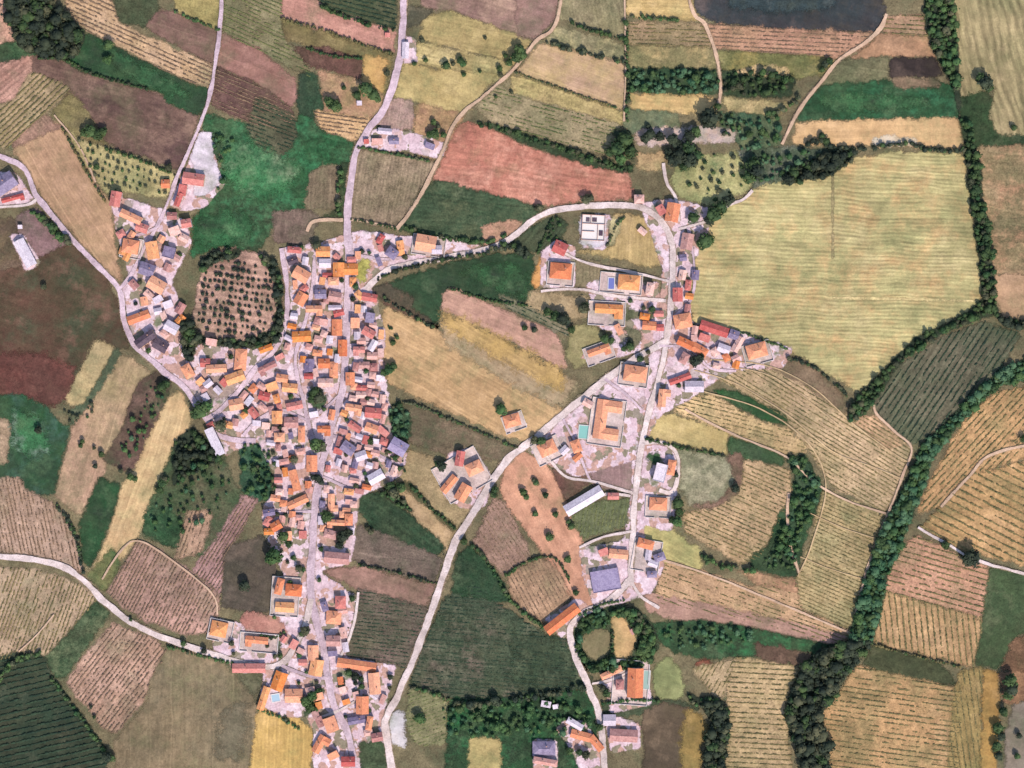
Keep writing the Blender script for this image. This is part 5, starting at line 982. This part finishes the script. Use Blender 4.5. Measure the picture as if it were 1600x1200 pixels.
HG = [([(50,328),(70,345),(108,380)],9,2.2,'dark','dark hedge between the pale road and the brown plot at the left'),
 ([(590,436),(620,424),(680,408),(760,396)],4,1.6,'black','long dark hedge under the white road east of the village'),
 ([(700,1094),(740,1100),(790,1092),(850,1086),(912,1074)],9,2.6,'black','dark hedge under the grainy field at the bottom centre'),
 ([(640,1072),(680,1084),(702,1094)],4,1.5,'dark','short hedge above the olive plot by the diagonal road'),
 ([(85,786),(102,806),(118,835),(126,870),(132,895)],5,1.5,'black','dark curved hedge right of the tan vineyard at the left'),
 ([(745,192),(800,208),(870,230),(930,252),(985,266)],7,1.8,'dark','green hedge along the top of the red field'),
 ([(893,37),(930,50),(975,62)],4,1.5,'dark','short dark hedge above the pale green strip at the top'),
 ([(850,66),(900,80),(975,98)],5,1.7,'black','dark hedge above the smooth pink tan field'),
 ([(805,113),(880,140),(962,168)],2,.8,'vine','thin hedge line below the smooth pink tan field'),
 ([(979,35),(979,90),(980,110),(981,150),(979,190)],5,1.5,'dark','upright hedge beside the thin pale path at the top'),
 ([(982,27),(1030,30),(1062,33)],4,1.3,'dark','short hedge under the striped straw field at the top'),
 ([(1290,229),(1340,232),(1420,226),(1450,234),(1505,236)],5,1.8,'black','jagged tree line under the sandy field'),
 ([(1230,560),(1262,570),(1300,595),(1334,630)],4,1.4,'black','dark hedge on the lower left edge of the big field'),
 ([(1325,655),(1345,640),(1350,628)],9,2.4,'dark','bushes where the belt meets the pale slope'),
 ([(1095,868),(1120,882),(1150,886),(1175,890)],6,1.9,'dark','green scrub line right of the pale straw plot'),
 ([(700,372),(760,378),(800,362)],4,1.4,'dark','dark hedge below the green field and above the loop road'),
 ([(636,356),(680,370),(740,380)],4,1.5,'dark','ragged hedge behind the orange house on the loop road'),
 ([(762,392),(790,385),(830,402)],9,2.4,'black','dark trees around the bend of the loop road'),
 ([(480,75),(520,88),(566,92)],3,1.1,'dark','thin hedge between the olive field and the dark brown plot'),
 ([(440,30),(500,46),(545,62),(614,86)],4,1.2,'vine','brown hedge under the pink field left of the north road'),
 ([(500,10),(560,34),(618,48)],5,1.5,'dark','dark green hedge above the pink field left of the north road'),
 ([(272,18),(300,30),(343,48)],3,1.0,'dark','thin dark hedge under the yellow field at the top left'),
 ([(165,232),(215,248),(275,275)],4,1.2,'dark','dark hedge above the pale grove'),
 ([(98,200),(120,240),(150,292),(170,320)],3,.9,'vine','thin brown hedge right of the tan field at the left'),
 ([(560,230),(600,238),(670,252)],3,1.1,'dark','thin hedge above the grey brown tilled field'),
 ([(548,342),(590,350),(620,358)],3,.9,'dark','thin hedge below the grey brown tilled field'),
 ([(534,262),(530,300),(528,335)],7,1.8,'dark','green hedge left of the north road above the village'),
 ([(700,450),(760,468),(826,478)],3,1.0,'dark','thin hedge between the dark green crop and the pink field'),
 ([(600,466),(640,490),(676,512)],4,1.3,'black','dark hedge below the dark green crop'),
 ([(606,510),(616,520),(620,530)],4,1.3,'dark','tiny dark hedge at the right edge of the village'),
 ([(612,640),(640,630),(720,662),(808,700)],3,1.1,'olive','rough hedge under the large tan field'),
 ([(640,756),(672,792),(712,826)],4,1.4,'dark','dark ditch hedge between the two tan plots'),
 ([(738,850),(770,890),(800,940),(850,980)],4,1.5,'dark','dark hedge left of the two brown vineyards'),
 ([(790,900),(830,874),(866,872),(890,905)],3,1.1,'dark','hedge between the two brown vineyards'),
 ([(560,882),(620,894),(682,912)],3,1.3,'black','dark hedge across the brown fields south of the village'),
 ([(404,1108),(440,1122),(468,1138)],5,1.3,'dark','dark hedge on the lower edge of the yellow roofed farmyard'),
 ([(402,990),(430,996),(445,985)],3,1.0,'dark','short hedge above the green triangle garden'),
 ([(262,1010),(330,1028),(365,1036)],4,1.1,'dark','hedge along the lower side of the south west road'),
 ([(60,92),(100,94),(150,118),(230,140)],3,1.1,'dark','thin hedge below the green band at the upper left'),
 ([(80,1058),(125,1118),(165,1175)],4,1.3,'dark','hedge between the dark rows and the pink vineyard at the lower left'),
 ([(0,1062),(25,1032),(66,1020)],5,1.8,'dark','hedge above the dark green rows at the lower left'),
 ([(1080,508),(1110,512),(1160,520),(1230,545)],3,1.1,'dark','hedge behind the houses below the big field'),
 ([(948,386),(965,350),(976,338)],3,1.0,'olive','low hedge left of the straw coloured yard'),
 ([(1010,686),(1060,698),(1130,712)],3,1.2,'dark','dark hedge below the straw rectangle'),
 ([(1196,182),(1235,165),(1250,150)],5,1.7,'dark','bushes left of the lane at the top right'),
 ([(1504,186),(1516,210),(1514,236)],8,2.0,'dark','dark bushes right of the sandy field'),
 ([(1590,505),(1600,500)],6,2,'black','dark bushes at the right edge'),
 ([(1360,1006),(1420,1022),(1500,1042)],3,1.0,'vine','low hedge below the upright vine rows'),
 ([(866,338),(850,372),(840,396)],3,1.1,'dark','hedge right of the green striped plot'),
 ([(905,960),(940,944),(975,938)],3,1.2,'dark','hedge above the round copse along the road'),
 ([(956,985),(957,1010),(955,1030)],3,1.2,'dark','hedge between the two oval fields'),
 ([(940,1100),(980,1094),(1030,1094)],3,1.3,'mid','hedge below the tall orange roofed house')]
for i, (p, wd, r, lf, lab) in enumerate(HG): belt(p, wd, r*.95, r, lf, lab, seed=100+i)
# small garden bushes of the village, each one a thing
k = 0
while k < 60:
    x = random.uniform(180, 640); y = random.uniform(380, 1180)
    if not inpoly(np.array([[x, y]]), VILLAGE[0])[0] or near_road(x, y, 4) or not clear(x, y, 2): continue
    tree(x, y, random.uniform(3, 5.2), random.choice(['dark', 'mid', 'olive', 'black'])); k += 1
wood([(1120,180),(1150,178),(1160,205),(1130,215)],5,1.6,'olive','greyish bushes beside the curved lane end','scrub','scrub',seed=40)
wood([(330,205),(345,212),(342,250),(336,240)],4,1.6,'mid','bushes along the right side of the white yard on the west lane','scrub','scrub',seed=41)
wood([(855,345),(870,340),(880,352),(868,378),(850,388)],5,1.3,'mid','bushes in the green striped plot under the loop road','scrub','scrub',seed=42)
wood([(640,690),(600,700),(628,742),(600,762),(640,756)],6,1.5,'olive','bushes along the east edge of the village below the lavender hall','scrub','scrub',seed=43)
wood([(408,700),(430,700),(432,760),(412,790),(400,740)],6,1.6,'dark','garden bushes on the west edge of the village','scrub','scrub',seed=44)
flush_labels()
print('objects', len(bpy.data.objects))
